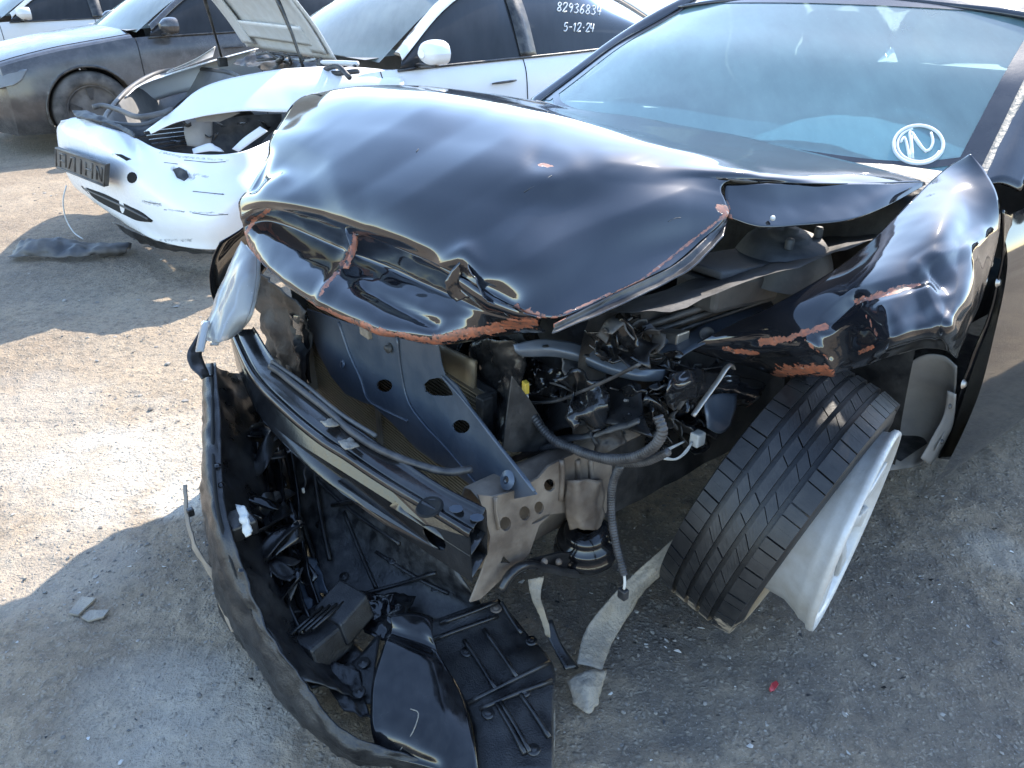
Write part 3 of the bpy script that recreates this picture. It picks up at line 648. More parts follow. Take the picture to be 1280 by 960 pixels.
stroke('chalk_mark', WS, ell, .0042, chalk, WS)
ell = [(1149+27*math.cos(a), 181+21*math.sin(a)) for a in np.linspace(.4, 4.4, 18)]
stroke('chalk_mark', WS, ell, .0032, chalk, WS)
for pts in ([(1126, 178), (1130, 172), (1133, 178), (1135, 188), (1137, 197)], [(1137, 198), (1139, 182), (1137, 167), (1140, 166), (1148, 178), (1156, 188), (1163, 186), (1166, 177), (1164, 166)], [(1143, 172), (1150, 182), (1158, 190)], [(1139, 170), (1141, 198)]):
    stroke('chalk_mark', WS, pts, .0034, chalk, WS)
# pillar, roof, doors
for s in (1, -1):
    inn = [bwp(v, s*1.0) for v in (0, .25, .5, .75, 1)]
    out_ = [W(-.57, s*.845, .985), W(-.75, s*.80, 1.09), W(-.90, s*.76, 1.18), W(-1.05, s*.715, 1.265), W(-1.22, s*.67, 1.33)]
    mid = [(a+b)/2+Vector((0, 0, .018)) for a, b in zip(inn, out_)]
    ap = surf('windscreen_pillar', [inn, mid, out_], [M['paint_dusty']], car, (5, 8), .006)
    surf('pillar_moulding', [[p+Vector((0, 0, .004)) for p in inn], [p*.75+q*.25+Vector((0, 0, .010)) for p, q in zip(inn, out_)]], [M['torn']], ap, (2, 10), .003, crumple=[(.0015, 9)])
    top = [(-1.22, 1.33, .67), (-1.5, 1.375, .645), (-1.8, 1.385, .63), (-2.2, 1.345, .64), (-2.6, 1.21, .68), (-3.0, 1.02, .78)]
    xb = [-.62, -.95, -1.35, -1.8, -2.2, -2.6, -3.0]; tpp = [(-.64, .985, .835)]+[(-1.0, 1.21, .735)]+[(-1.35, 1.335, .665)]+top[2:]
    bot = [W(x, s*.872, .945) for x in xb]; tp = [W(x, s*y, z) for x, z, y in tpp]
    surf('door_window', [bot, [(a+b)/2+LF*s*.02 for a, b in zip(bot, tp)], tp], [M['window']], car, (4, 6))
    surf('roof_rail', [[W(x, s*(y+.012), z-.005) for x, z, y in tpp[1:]], [W(x, s*(y-.01), z+.022) for x, z, y in tpp[1:]], [W(x, s*(y-.05), z+.03) for x, z, y in tpp[1:]]], [M['paint']], car, (4, 6), .008)
    xs_ = [-.47, -.7, -1.1, -1.6, -2.2, -2.8, -3.2, -3.62]; zb = [.94, .945, .945, .95, .96, .985, .98, .94]
    rows = [[W(x, s*sidept(x, k, z)[0]*(1.0), sidept(x, k, z)[1]) for x, z in zip(xs_, zb)] for k in range(6)]
    o = sheet('body_side', rows, [M['paint_fender']], car, (8, 12), 0, [(-2.82, .335, .37, s)], TB)
    tube('belt_trim', [p+LF*s*.004+Vector((0, 0, .004)) for p in bot], .010, M['trim'], car, sides=8, n=4)
    for xq in (-1.55, -2.5): tube('door_gap', [W(xq, s*(sidept(xq, k, .95)[0]+.001), sidept(xq, k, .95)[1]) for k in range(1, 6)], .004, M['seam'], car, sides=5, n=4)
    small_wheel(TB, -2.82, s*.79, s, car)
    # sail panel and mirror foot at the front corner of the door
    plate('mirror_sail', [W(-.60, s*.872, .95), W(-.86, s*.868, .955), W(-.80, s*.80, 1.10), W(-.66, s*.845, 1.01)], M['trim'], car, .008)
    if s > 0: mirror(car, lambda x, y, z: W(x-.18, y-.035, z+.03), s, M['paint'])
surf('roof', [[W(x, y*u, z-.045*abs(u)**2) for u in (1, .8, .4, 0, -.4, -.8, -1)] for x, z, y in ((-1.07, 1.348, .61), (-1.4, 1.395, .60), (-1.8, 1.41, .585), (-2.2, 1.38, .59), (-2.45, 1.33, .61))], [M['paint_dusty']], car, (6, 5), .01)
surf('rear_window', [[W(x+.05*abs(u)**2, y*u, z-.03*abs(u)**2) for u in (1, .6, 0, -.6, -1)] for x, z, y in ((-2.45, 1.335, .61), (-2.75, 1.19, .66), (-3.05, 1.02, .72))], [M['window']], car, (4, 4))
surf('boot_lid', [[W(x, y*u, z+.04*(1-u*u)) for u in (1, .6, 0, -.6, -1)] for x, y, z in ((-3.0, .85, .985), (-3.3, .83, .975), (-3.62, .79, .94))], [M['paint']], car, (6, 6))
surf('rear_bumper', [[W(-3.62-(.10, .16, .18, .16, .1, .0)[k]*(1-abs(u)**2.6), y*u, z) for u in (-1, -.6, 0, .6, 1)] for k, (y, z) in enumerate([sidept(-3.62, k, .94) for k in range(6)])], [M['paint']], car, (4, 6))
surf('cabin_floor', [[W(x, y, .30) for y in (.8, 0, -.8)] for x in (-.45, -2.0, -3.5)], [M['cowl']], car, (1, 1))
surf('dashboard', [[W(x, y, z) for y in (.74, .5, .25, 0, -.3, -.74)] for x, z in ((-.45, .985), (-.62, .995), (-.85, .985), (-.98, .94), (-1.0, .70))], [M['dash']], car, (4, 4), crumple=[(.008, 7)])
surf('airbag', [[W(x, y, z) for y, z in zip((.60, .5, .36, .2, .1), (.99, 1.03+k, 1.045+k, 1.03+k, .99))] for x, k in ((-.56, -.03), (-.66, .0), (-.78, .01), (-.90, -.03))], [M['wire_white']], car, (6, 6), crumple=[(.012, 14), (.006, 30)], label='white deflated airbag lying on the dashboard')
tube('steering_wheel', [W(-1.02, .38, .90)+(LF*math.cos(a)+(Vector((0, 0, .85))+FW*.5)*math.sin(a))*.185 for a in np.linspace(0, 2*math.pi, 20, endpoint=False)], .016, M['trim'], car, closed=True, n=2)
for y in (.38, -.38): seat(car, TB, -1.55, y)
surf('bulkhead', [[W(x, y, z) for y in (.80, .3, -.3, -.80)] for x, z in ((-.40, .985), (-.36, .93), (-.36, .60), (-.42, .30))], [M['engine']], car, (4, 3), crumple=[(.01, 6)])
surf('cowl_panel', [[W(x-.08*abs(y/.75)**2, y, z) for y in (.76, .4, 0, -.4, -.76)] for x, z in ((-.445, 1.003), (-.40, .99), (-.34, .965), (-.30, .96))], [M['cowl']], car, (3, 5), .004)

for pts in ([(836, 277), (843, 273), (851, 272)], [(655, 240), (690, 219)], [(520, 190), (523, 186)]):
    stroke('scratch', H, pts, .0005, M['engine2'], H, n=3)
# ------------------------------------------------------------------ smashed front of the black car
UP = Vector((0, 0, 1))
def UY(Y, *ps): return [U(p[0], p[1], Y=Y) for p in ps]
# engine bay: block, aprons, strut tower
surf('engine_cover', [[W(x, y, z) for y, z in ((-.62, .50), (-.5, .70), (-.2, .74), (.1, .73), (.30, .68), (.36, .50), (.36, .25))] for x in (-.28, -.05, .15, .32)]+[[W(.36, y, z) for y, z in ((-.62, .35), (-.5, .4), (-.2, .4), (.1, .4), (.30, .38), (.36, .3), (.36, .22))]], [M['engine']], car, (5, 5), crumple=[(.03, 5), (.012, 14)])
surf('inner_apron', [[W(x, y, z) for x in (-.36, -.1, .15, .40)] for y, z in ((.70, .90), (.60, .86), (.50, .82), (.47, .62), (.49, .45), (.5, .30))], [M['engine']], car, (6, 6), crumple=[(.012, 7), (.005, 20)])
surf('inner_apron', [[W(x, y, z) for x in (-.36, -.1, .3, .55)] for y, z in ((-.86, .80), (-.70, .86), (-.60, .80), (-.58, .55), (-.58, .25))], [M['engine2']], car, (4, 4), crumple=[(.012, 7)])
sc_ = U(985, 303, Y=.56)
ST = lathe('strut_tower', [(0, .034), (.016, .034), (.017, .026), (.038, .025), (.046, .018), (.05, .012), (.078, .010), (.092, -.004), (.105, -.03), (.12, -.07)], sc_, Vector((0, 0, 1))+LF*.12, M['engine2'], car, 40)
for a in (.6, 2.7, 4.8): lathe('bolt', [(0, .03), (.008, .03), (.010, .024), (.010, .008)], sc_+(FW*math.cos(a)+LF*math.sin(a))*.072, UP, M['engine2'], ST, 8)
box('fuse_box', U(912, 346, Y=.53)-UP*.02, FW*.115+UP*.012, LF*.055, UP*.035, M['engine2'], car, .012)
box('fuse_box_lid', U(915, 338, Y=.53)+UP*.018, FW*.12+UP*.012, LF*.062, UP*.009, M['engine2'], car, .006)
for k, yy in enumerate((378, 388, 397)):
    tube('wire_loom', [U(965, yy-30+k*3, Y=.57), U(930, yy-12, Y=.56), U(880, yy+5, Y=.54), U(830, yy+22, Y=.5), U(790, yy+34, Y=.46)], .008-.0015*k, M['hose'], car, n=5)
surf('apron_shelf', [UY(.53, (960, 372), (905, 392), (850, 420), (815, 440)), UY(.60, (970, 388), (925, 408), (880, 430), (850, 448))], [M['steel']], car, (4, 6), .003, crumple=[(.006, 12)])
lathe('shelf_hole', [(0, .001), (.010, .001), (.012, .004), (.016, .003)], U(884, 418, Y=.585), (-.2, -.6, .7), M['engine'], car, 16)
box('latch_bracket', U(835, 425, Y=.52), FW*.02, (LF*.04+UP*.01), UP*.022, M['chrome'], car, .004)
plate('latch_plate', UY(.535, (803, 408), (812, 404), (838, 428), (845, 440), (836, 446), (820, 432)), M['steel'], car, .004)
# upper tie arm
arm = [UZ((642, 430, .76), (680, 424, .755), (725, 430, .74), (765, 446, .72), (800, 460, .70), (832, 462, .695)),
       UZ((645, 440, .745), (680, 436, .74), (722, 444, .725), (762, 460, .705), (800, 471, .685), (830, 470, .68)),
       UZ((652, 446, .73), (690, 446, .72), (722, 452, .705), (755, 466, .69), (795, 477, .67), (828, 476, .668))]
AR = surf('upper_tie_bar', arm, [M['steel']], car, (5, 8), .004, crumple=[(.004, 10)])
for px, py in ((682, 433), (733, 445)): lathe('bolt_hole', [(0, .002), (.006, .002), (.007, .0)], U(px, py, z=.745), UP, M['engine'], AR, 10)
# dark box behind the lamp: tray, panels
surf('air_box', [UX(.30, (655, 490), (700, 470), (760, 465), (800, 480)), UX(.34, (658, 510), (700, 495), (760, 495), (805, 520)), UX(.40, (668, 548), (705, 535), (760, 530), (815, 545))], [M['plastic']], car, (5, 6), .004, crumple=[(.006, 8)])
plate('tray_wall', UY(.42, (640, 470), (662, 500), (700, 562), (640, 565), (628, 560)), M['engine'], car, .004)
surf('tray_lip', [UX(.42, (652, 556), (720, 552), (775, 538), (800, 530)), UX(.40, (652, 548), (720, 545), (775, 532), (800, 524))], [M['engine2']], car, (2, 8), .004, crumple=[(.004, 30)])
tube('cable', UX(.41, (575, 455), (620, 480), (648, 500), (690, 502), (730, 488), (770, 470), (800, 455)), .0035, M['hose'], car, n=6)
# corrugated harness
tube('harness', UX(.46, (655, 500), (668, 522), (690, 548), (720, 562), (757, 573), (790, 572), (815, 560), (828, 540), (822, 520)), .0085, M['hose'], car, n=6, rib=.16, pitch=.007, sides=10)
tube('harness', UX(.44, (640, 575), (665, 566), (700, 556), (730, 568), (770, 578), (805, 578), (835, 565)), .007, M['hose'], car, n=6, rib=.12, pitch=.006)
tube('hanging_hose', UX(.44, (775, 582), (766, 605), (764, 640), (770, 680), (780, 718)), .0075, M['hose'], car, n=6, rib=.18, pitch=.006, sides=10)
tube('hanging_wire', UX(.44, (780, 716), (781, 728), (780, 736)), .003, M['wire_white'], car, n=4)
box('connector', U(779, 742, X=.44), FW*.008, LF*.010, UP*.012, M['hose'], car, .003)
# white plug with wires
CN = box('white_connector', U(872, 548, Y=.62), FW*.014, LF*.012, UP*.016, M['wire_white'], car, .004)
for k in range(3):
    tube('white_wire', [U(865, 553, Y=.62), U(858-k*3, 565+k*2, Y=.625), U(845-k*2, 574, Y=.62), U(827+k, 572-k*2, Y=.615), U(835, 563-k, Y=.61), U(855, 552, Y=.605)], .0022, M['wire_white'], CN, n=6)
# bent metal strap standing out
tube('metal_strap', UY(.66, (866, 520), (880, 500), (898, 475), (908, 460), (914, 456), (917, 461)), .006, M['chrome'], car, n=4, flat=.4)
surf('fender_bracket', [UY(.63, (880, 497), (900, 492), (922, 492)), UY(.65, (882, 515), (902, 520), (920, 512)), UY(.66, (885, 535), (900, 542), (914, 533))], [M['steel']], car, (5, 5), .004, crumple=[(.006, 20)])
surf('crumpled_support', [UY(.60, (835, 468), (870, 462), (920, 470), (960, 478)), UY(.62, (830, 490), (870, 485), (910, 490), (950, 492)), UY(.60, (835, 510), (865, 512), (895, 505), (930, 505))], [M['paint_dusty']], car, (8, 8), .003, chips=[([(920, 530), (935, 500)], 8)], crumple=[(.022, 14), (.008, 40)])
for i in range(190):
    px, py = random.choice([(620, 470), (600, 520), (640, 440), (835, 500), (850, 470), (800, 440), (780, 420), (860, 530), (590, 480), (820, 545), (700, 600)])
    px += random.gauss(0, 16); py += random.gauss(0, 14); Xp = random.uniform(.28, .44) if px > 500 else random.uniform(.45, .6)
    c = U(px, py, X=Xp) if px < 770 else U(px, py, Y=random.uniform(.47, .60)); a = Vector((random.gauss(0, 1), random.gauss(0, 1), random.gauss(0, 1))).normalized(); b = a.cross(Vector((random.random(), random.random(), 1))).normalized(); s = random.uniform(.007, .026)
    rows = [[c+a*s*u*(1+.3*random.random())+b*s*v*random.uniform(.5, 1.4)+a.cross(b)*random.gauss(0, .3)*s for u in (-1, 0, 1)] for v in (-1, 0, 1)]
    surf('broken_bracket', rows, [random.choice([M['engine'], M['plastic'], M['engine2'], M['engine'], M['gloss'], M['gloss'], M['beam']])], car, (3, 3), .003)
for i in range(9):
    x0, y0 = random.uniform(590, 850), random.uniform(430, 540); pts = []
    for k in range(5): pts.append(U(x0, y0, X=random.uniform(.36, .44)) if x0 < 770 else U(x0, y0, Y=random.uniform(.50, .60))); x0 += random.uniform(8, 32); y0 += random.gauss(3, 6)
    tube('cable', pts, random.choice([.0015, .0022, .003]), random.choice([M['hose'], M['hose'], M['engine2'], M['engine']]), car, n=5)
# larger torn sheets packed between the lamp and the wheel
for px, py, s_, mm in ((600, 445, .05, 'beam'), (625, 475, .045, 'gloss'), (598, 505, .04, 'engine2'), (640, 520, .05, 'beam'), (690, 480, .05, 'gloss'), (735, 500, .06, 'beam'), (760, 545, .045, 'engine'), (700, 570, .05, 'plastic'), (790, 505, .045, 'gloss'), (800, 430, .05, 'engine2'), (765, 425, .05, 'beam'), (840, 490, .045, 'gloss'), (855, 520, .035, 'engine2'), (815, 525, .04, 'plastic'), (725, 455, .04, 'engine2'), (660, 455, .035, 'gloss'), (900, 465, .04, 'engine2'), (880, 480, .035, 'beam')):
    c = (U(px, py, X=random.uniform(.36, .42)) if px < 770 else U(px, py, Y=random.uniform(.52, .57))); vd = (c-Vector((0, 0, CAM_H))).normalized(); a = (vd.cross(UP)+Vector((random.gauss(0, .4), random.gauss(0, .4), random.gauss(0, .4)))).normalized(); b = vd.cross(a).normalized()
    surf('torn_sheet', [[c+a*s_*u*random.uniform(.6, 1.1)+b*s_*.8*v*random.uniform(.6, 1.1)+vd*random.gauss(0, .35)*s_ for u in (-1, -.3, .4, 1)] for v in (-1, -.3, .4, 1)], [M[mm]], car, (5, 5), .003, crumple=[(.018, 22), (.007, 60)])
# broken left headlamp bucket
HL = surf('headlamp_housing', [UX(.47, (585, 432), (610, 425), (640, 430), (655, 445)), UX(.45, (588, 470), (615, 462), (640, 465), (655, 480)), UX(.47, (600, 515), (618, 505), (638, 508), (650, 520)), UX(.49, (612, 560), (622, 550), (632, 552), (640, 560))], [M['plastic']], car, (8, 8), .003, crumple=[(.028, 16), (.012, 40)])
box('yellow_clip', U(657, 484, X=.475), LF*.008+FW*.002, FW*.006, UP*.013, M['yellow'], car, .002); box('clip_foot', U(657, 497, X=.475), LF*.005, FW*.005, UP*.008, M['wire_white'], car, .002)
# condenser with fins
rx = .50; r0 = (-.62, .30); zz0, zz1 = .16, .60
bm = bmesh.new(); z_ = zz0
while z_ < zz1: box_bm(bm, W(rx, (r0[0]+r0[1])/2, z_), FW*.009, LF*(r0[1]-r0[0])/2, UP*.0015); z_ += .0095
CD = box('condenser', W(rx-.022, (r0[0]+r0[1])/2, (zz0+zz1)/2), FW*.014, LF*(r0[1]-r0[0])/2, UP*(zz1-zz0)/2, M['engine'], car, .003)
f_ = bm_obj('cooling_fins', bm, M['bronze'], CD); f_['kind'] = 'stuff'
for y in (r0[0], -.18, r0[1]): box('condenser_tank', W(rx, y, (zz0+zz1)/2), FW*.016, LF*.013, UP*(zz1-zz0)/2, M['engine'], CD, .004)
# second bent core seen right of the support plate
surf('bent_core', [UX(.50, (545, 430), (592, 452)), UX(.50, (550, 470), (592, 500)), UX(.50, (560, 500), (600, 560))], [M['bronze']], car, (6, 4), .01)
# radiator support plate, bent down to the left rail
rsp = [(384, 386), (402, 392), (430, 402), (470, 414), (520, 424), (548, 432), (552, 455), (556, 468), (572, 482), (588, 508), (612, 540), (640, 575), (660, 600), (671, 618), (640, 624), (612, 626), (585, 603), (560, 585), (545, 578), (520, 560), (490, 528), (466, 506), (455, 503), (440, 496), (432, 492), (414, 470), (398, 440), (388, 410)]
def rsx(px): return float(np.interp(px, [384, 470, 560, 671], [.60, .585, .57, .60]))
RS = plate('radiator_support', [U(x, y, X=rsx(x)) for x, y in rsp], M['steel'], car, .003,
     [[U(481+10*math.cos(a), 482+8*math.sin(a), X=rsx(481)) for a in np.linspace(0, 2*math.pi, 14, endpoint=False)],
      [U(x, y, X=rsx(x)) for x, y in ((530, 481), (537, 474), (548, 472), (553, 473), (560, 481), (566, 490), (567, 494), (555, 495), (540, 494), (532, 489))],
      [U(577+11*math.cos(a), 533+8.5*math.sin(a), X=rsx(577)) for a in np.linspace(0, 2*math.pi, 14, endpoint=False)],
      [U(634+3*math.cos(a), 600+4*math.sin(a), X=rsx(634)) for a in np.linspace(0, 2*math.pi, 8, endpoint=False)]])
for pts, r_ in (([(424, 402), (437, 440), (450, 470), (460, 498), (480, 512), (510, 526)], .0055), ([(497, 422), (501, 460), (510, 500), (530, 530), (560, 562), (590, 598), (612, 624)], .007), ([(553, 470), (580, 500), (615, 545), (668, 614)], .004)):
    tube('pressed_rib', [U(x, y, X=rsx(x)+.002) for x, y in pts], r_, M['steel'], RS, n=5, flat=.5)
lathe('bolt', [(0, .010), (.006, .010), (.007, .004), (.012, .003), (.013, 0)], U(486, 435, X=.588), FW+UP*.4, M['engine'], RS, 10)
lathe('bolt_boss', [(.008, .004), (.014, .003), (.02, 0)], U(634, 600, X=.602), FW+UP*.5, M['steel'], RS, 16)
box('latch_remnant', U(458, 415, X=.59), LF*.022, FW*.008, UP*.012, M['mud'], RS, .004)
lathe('raised_ring', [(.006, .003), (.009, .002), (.012, 0)], U(428, 455, X=.598), FW+UP*.4, M['steel'], RS, 12)
# chassis rail end: side plate with holes
rl = [(597, 618), (617, 620), (645, 612), (672, 597), (684, 583), (705, 572), (725, 563), (764, 580), (763, 606), (757, 640), (730, 648), (707, 640), (688, 642), (673, 656), (661, 691), (647, 707), (624, 725), (600, 748), (587, 752), (600, 720), (608, 697), (612, 670), (604, 640)]
def hole(px, py, rx_, ry_, Y, n=12, rot=0): return [U(px+rx_*math.cos(a)*math.cos(rot)-ry_*math.sin(a)*math.sin(rot), py+rx_*math.cos(a)*math.sin(rot)+ry_*math.sin(a)*math.cos(rot), Y=Y) for a in np.linspace(0, 2*math.pi, n, endpoint=False)]
CR_ = plate('chassis_rail', [U(x, y, Y=.52) for x, y in rl], M['rail'], car, .005, [hole(655, 641, 7, 9, .52), hole(673, 634, 6, 8, .52), hole(686, 606, 7, 8, .52), hole(631, 654, 7, 9, .52), hole(675, 648, 13, 2, .52, 12, -.5), hole(630, 700, 8, 6, .52, 3, .4), hole(748, 620, 6, 7, .52)])
surf('rail_inner', [[W(x, y, z) for x in (.66, .45, .25, 0)] for y, z in ((.515, .50), (.45, .51), (.43, .40), (.45, .29))], [M['rail']], car, (3, 4), .004)
surf('rail_flange', [UY(.525, (617, 622), (618, 640), (622, 662)), UY(.532, (622, 621), (622, 640), (626, 660))], [M['rail']], CR_, (3, 3), .003)
for px in (702, 722, 738): tube('pressed_rib', UY(.525, (px, 575), (px+1, 595), (px-1, 625)), .006, M['rail'], CR_, n=3)
surf('crumpled_can', [[U(733+dx*k, y, Y=.535) if abs(dx) > 20 else U(733+dx*k, y, Y=.56) for dx in (-26, -10, 10, 24)] for y, k in ((600, .9), (625, 1), (645, 1), (662, .8))], [M['rail']], car, (6, 6), .004, crumple=[(.012, 18)])
mc = U(733, 672, Y=.52)
lathe('engine_mount', [(.02, .035), (.045, .032), (.052, .02), (.050, .010), (.064, .006), (.068, -.006), (.062, -.014), (.072, -.02), (.074, -.036), (.05, -.045), (0, -.045)], mc, UP+LF*.1+FW*.15, M['gloss'], car, 32)
tube('subframe_edge', UY(.55, (626, 738), (640, 716), (660, 706), (690, 712), (720, 717), (748, 712), (764, 700)), .010, M['plastic'], car, n=5)
plate('subframe_plate', UY(.53, (628, 732), (660, 700), (700, 690), (760, 695), (764, 708), (700, 714), (660, 708)), M['plastic'], car, .006)
for px in (680, 698): lathe('bolt', [(0, .006), (.006, .006), (.008, 0)], U(px, 702, Y=.545), LF+UP*.4, M['rail'], car, 10)
# bumper reinforcement beam, hollow, open at the left end
ft = [(287, 415), (313, 470), (355, 515), (397, 550), (430, 571), (475, 601), (530, 634), (587, 669)]; tr_ = [(318, 412), (345, 455), (380, 488), (424, 524), (455, 545), (500, 577), (553, 612), (607, 640)]
A_ = cr([U(x, y, z=.53) for x, y in ft], 5); B_ = cr([U(x, y, z=.545) for x, y in tr_], 5)
rows = [A_+np.array([0, 0, -.006]), A_*.97+B_*.03+np.array([0, 0, .003]), A_*.86+B_*.14+np.array([0, 0, .003]), A_*.82+B_*.18-np.array([0, 0, .004]), A_*.72+B_*.28-np.array([0, 0, .004]), A_*.68+B_*.32+np.array([0, 0, .002]), A_*.1+B_*.9, B_, B_-np.array([0, 0, .10])]
BM = surf('bumper_beam', [[Vector(p) for p in r] for r in rows], [M['beam']], car, (3, 1), .003, label='dark steel bumper reinforcement beam, open at its end')
lo = A_+np.array([0, 0, -.105])+(B_-A_)*.05
nA = len(A_); i1 = nA-8
def fp(s, v): i = s*(nA-1); k = min(int(i), nA-2); f = i-k; a = A_[k]*(1-f)+A_[k+1]*f; b = lo[k]*(1-f)+lo[k+1]*f; return Vector(a*(1-v)+b*v-np.array([0, 0, .004]))
outl = [fp(s, 0) for s in np.linspace(0, 1, 25)]+[fp(s, 1) for s in np.linspace(1, 0, 25)]
plate('beam_face', outl, M['beam'], BM, .003, [[fp(.885+.038*math.cos(a), .52+.24*math.sin(a)) for a in np.linspace(0, 2*math.pi, 14, endpoint=False)]])
e0 = Vector(A_[-1]); e1_ = Vector(B_[-1])
surf('beam_web', [[Vector(p)-UP*.05 for p in A_[-10:]], [Vector(p)-UP*.05 for p in B_[-10:]]], [M['beam']], BM, (2, 1), .003)
surf('beam_bottom', [[Vector(p) for p in lo], [Vector(p)-UP*.10 for p in B_]], [M['beam']], BM, (2, 1), .003)
lathe('beam_opening', [(0, .001), (.020, .001), (.024, .004), (.027, 0)], U(537, 634, z=.536), UP+FW*.25, M['seam'], BM, 20)
for px, py, a in ((570, 636, .3), (596, 647, .2)): plate('worn_patch', [U(px+9*math.cos(t_), py+5*math.sin(t_), z=.549) for t_ in np.linspace(0, 2*math.pi, 9, endpoint=False)], M['steel'], BM, .001)
tube('cooler_pipe', [U(x, y, z=.555) for x, y in ((338, 458), (350, 466), (376, 487), (412, 515), (440, 540), (475, 562), (520, 580), (560, 590), (590, 586))], .008, M['hose'], car, n=5)
tube('cooler_pipe', [U(x, y, z=.56) for x, y in ((340, 452), (380, 480), (424, 516), (470, 545))], .005, M['engine2'], car, n=5)
for px, py in ((413, 532), (436, 558)):
    c = U(px, py, z=.55); rows = [[c+FW*.014*u+LF*.018*v+UP*random.uniform(0, .008) for u in (-1, 0, 1)] for v in (-1, 0, 1)]; surf('foam_scrap', rows, [M['torn']], car, (3, 3), .003, crumple=[(.008, 60)])
# right side: lamp lens hanging at the corner, dark clutter behind
surf('headlamp_lens', [[U(x, y, z=k) for x, y, k in ((303, 302, .80), (283, 345, .74), (266, 385, .68), (255, 425, .62))], [U(x, y, z=k) for x, y, k in ((312, 312, .80), (300, 350, .76), (288, 388, .70), (275, 428, .64))], [U(x, y, z=k) for x, y, k in ((322, 322, .79), (320, 355, .75), (312, 392, .70), (300, 412, .64))]], [M['lens']], car, (8, 8), .004, crumple=[(.006, 14)], label='clear lamp lens hanging loose at the right corner')
surf('headlamp_bowl', [[U(x, y, z=k) for x, y, k in ((308, 306, .775), (290, 345, .715), (274, 385, .655), (262, 425, .595))], [U(x, y, z=k) for x, y, k in ((326, 326, .765), (325, 358, .72), (316, 394, .67), (302, 414, .61))]], [M['alloy']], car, (4, 6), .003, crumple=[(.01, 12)])
for pts in ([(258, 402), (254, 420), (250, 440)], [(276, 406), (272, 420), (268, 432)]):
    surf('lens_tab', [[U(x-5, y, z=.66-(y-400)*.001) for x, y in pts], [U(x+5, y, z=.665-(y-400)*.001) for x, y in pts]], [M['lens']], car, (3, 4), .003)
surf('fender_liner_scrap', [[U(x, y, z=k) for x, y, k in ((262, 395, .62), (248, 415, .60), (234, 440, .57), (236, 455, .55), (252, 475, .52))], [U(x, y, z=k) for x, y, k in ((275, 400, .60), (262, 420, .58), (252, 440, .56), (256, 455, .54), (262, 470, .52))]], [M['plastic']], car, (4, 5), .003, crumple=[(.01, 20)])
surf('lamp_carrier', [UX(.655, (318, 335), (350, 356), (385, 388)), UX(.645, (322, 380), (352, 395), (384, 420)), UX(.635, (332, 430), (355, 450), (384, 480)), UX(.63, (345, 455), (365, 470), (386, 500))], [M['engine']], car, (8, 8), .004, crumple=[(.03, 12), (.014, 34)])
surf('side_post', [UX(.645, (362, 392), (384, 396)), UX(.64, (365, 430), (384, 440)), UX(.635, (370, 470), (386, 480))], [M['gloss']], car, (5, 4), .006, crumple=[(.006, 20)])
box('rusty_tab', U(361, 463, X=.65), LF*.012, FW*.003, UP*.013, M['mud'], car, .002)
surf('right_fender', [[W(x, -y, z) for x, y, z in ((.72, .60, .76), (.45, .72, .82), (.15, .80, .90), (-.2, .82, .95), (-.48, .83, .97))], [W(x, -y, z) for x, y, z in ((.74, .66, .68), (.47, .82, .76), (.17, .89, .82), (-.2, .90, .86), (-.48, .90, .88))], [W(x, -y, z) for x, y, z in ((.74, .70, .58), (.45, .88, .68), (.15, .92, .72), (-.2, .925, .72), (-.48, .925, .65))], [W(x, -y, z) for x, y, z in ((.70, .72, .48), (.42, .89, .62), (.12, .92, .69), (-.24, .92, .60), (-.48, .91, .30))]], [M['paint_fender']], car, (6, 8), .003, crumple=[(.01, 7)])
small_wheel(TB, -.02, -.78, -1, car)
# ------------------------------------------------------------------ torn-off pieces lying in front of the black car
def PZ(*ps): return [U(p[0], p[1], z=p[2]) for p in ps]
def base_of(*ps): v = sum(ps, Vector())/len(ps); return Vector((v.x, v.y, 0))
tb = thing('torn_bumper', base_of(U(330, 760, z=.1)), 'torn black bumper cover sagging from the car corner down to the ground', 'bumper')
BC = surf('bumper_cover', [
 PZ((270, 455, .50), (276, 520, .46), (277, 580, .42), (283, 640, .37), (304, 710, .30), (328, 775, .22), (368, 840, .16), (412, 895, .11), (460, 928, .08), (530, 950, .05), (600, 964, .03)),
 PZ((256, 455, .50), (257, 520, .46), (258, 580, .42), (264, 640, .37), (282, 705, .29), (308, 768, .21), (350, 832, .15), (395, 895, .10), (440, 935, .07), (500, 952, .045), (600, 974, .02)),
 PZ((254, 470, .44), (254, 540, .39), (254, 600, .34), (258, 660, .28), (268, 725, .20), (290, 783, .13), (330, 843, .08), (380, 903, .05), (430, 943, .035), (495, 958, .02), (600, 982, .01)),
 PZ((256, 500, .36), (257, 570, .30), (258, 630, .24), (262, 690, .17), (272, 755, .09), (297, 800, .03), (337, 853, .012), (385, 912, .008), (435, 950, .008), (495, 964, .006), (600, 992, .004))],
 [M['plastic2']], tb, (8, 10), .004, crumple=[(.012, 7), (.009, 22), (.004, 60)])
surf('gap_backing', [PZ((276, 470, .40), (285, 560, .33), (290, 640, .26), (308, 720, .18), (340, 790, .09), (390, 860, .05)), PZ((300, 470, .30), (315, 560, .22), (325, 640, .15), (342, 720, .09), (380, 790, .05), (430, 850, .03)), PZ((350, 490, .18), (370, 580, .13), (385, 660, .08), (400, 730, .04), (430, 790, .03), (480, 850, .025))], [M['plastic']], tb, (8, 10), .004, crumple=[(.02, 9), (.008, 30)])  # dark backing sheet, added to hide the lit ground behind the gaps
FLZ = [(256, 455, .503), (257, 520, .463), (258, 580, .423), (264, 640, .373), (282, 705, .293), (308, 768, .213)]
tube('flange_seam', PZ(*[(x+9, y, z+.003) for x, y, z in FLZ]), .004, M['seam'], BC, n=5)
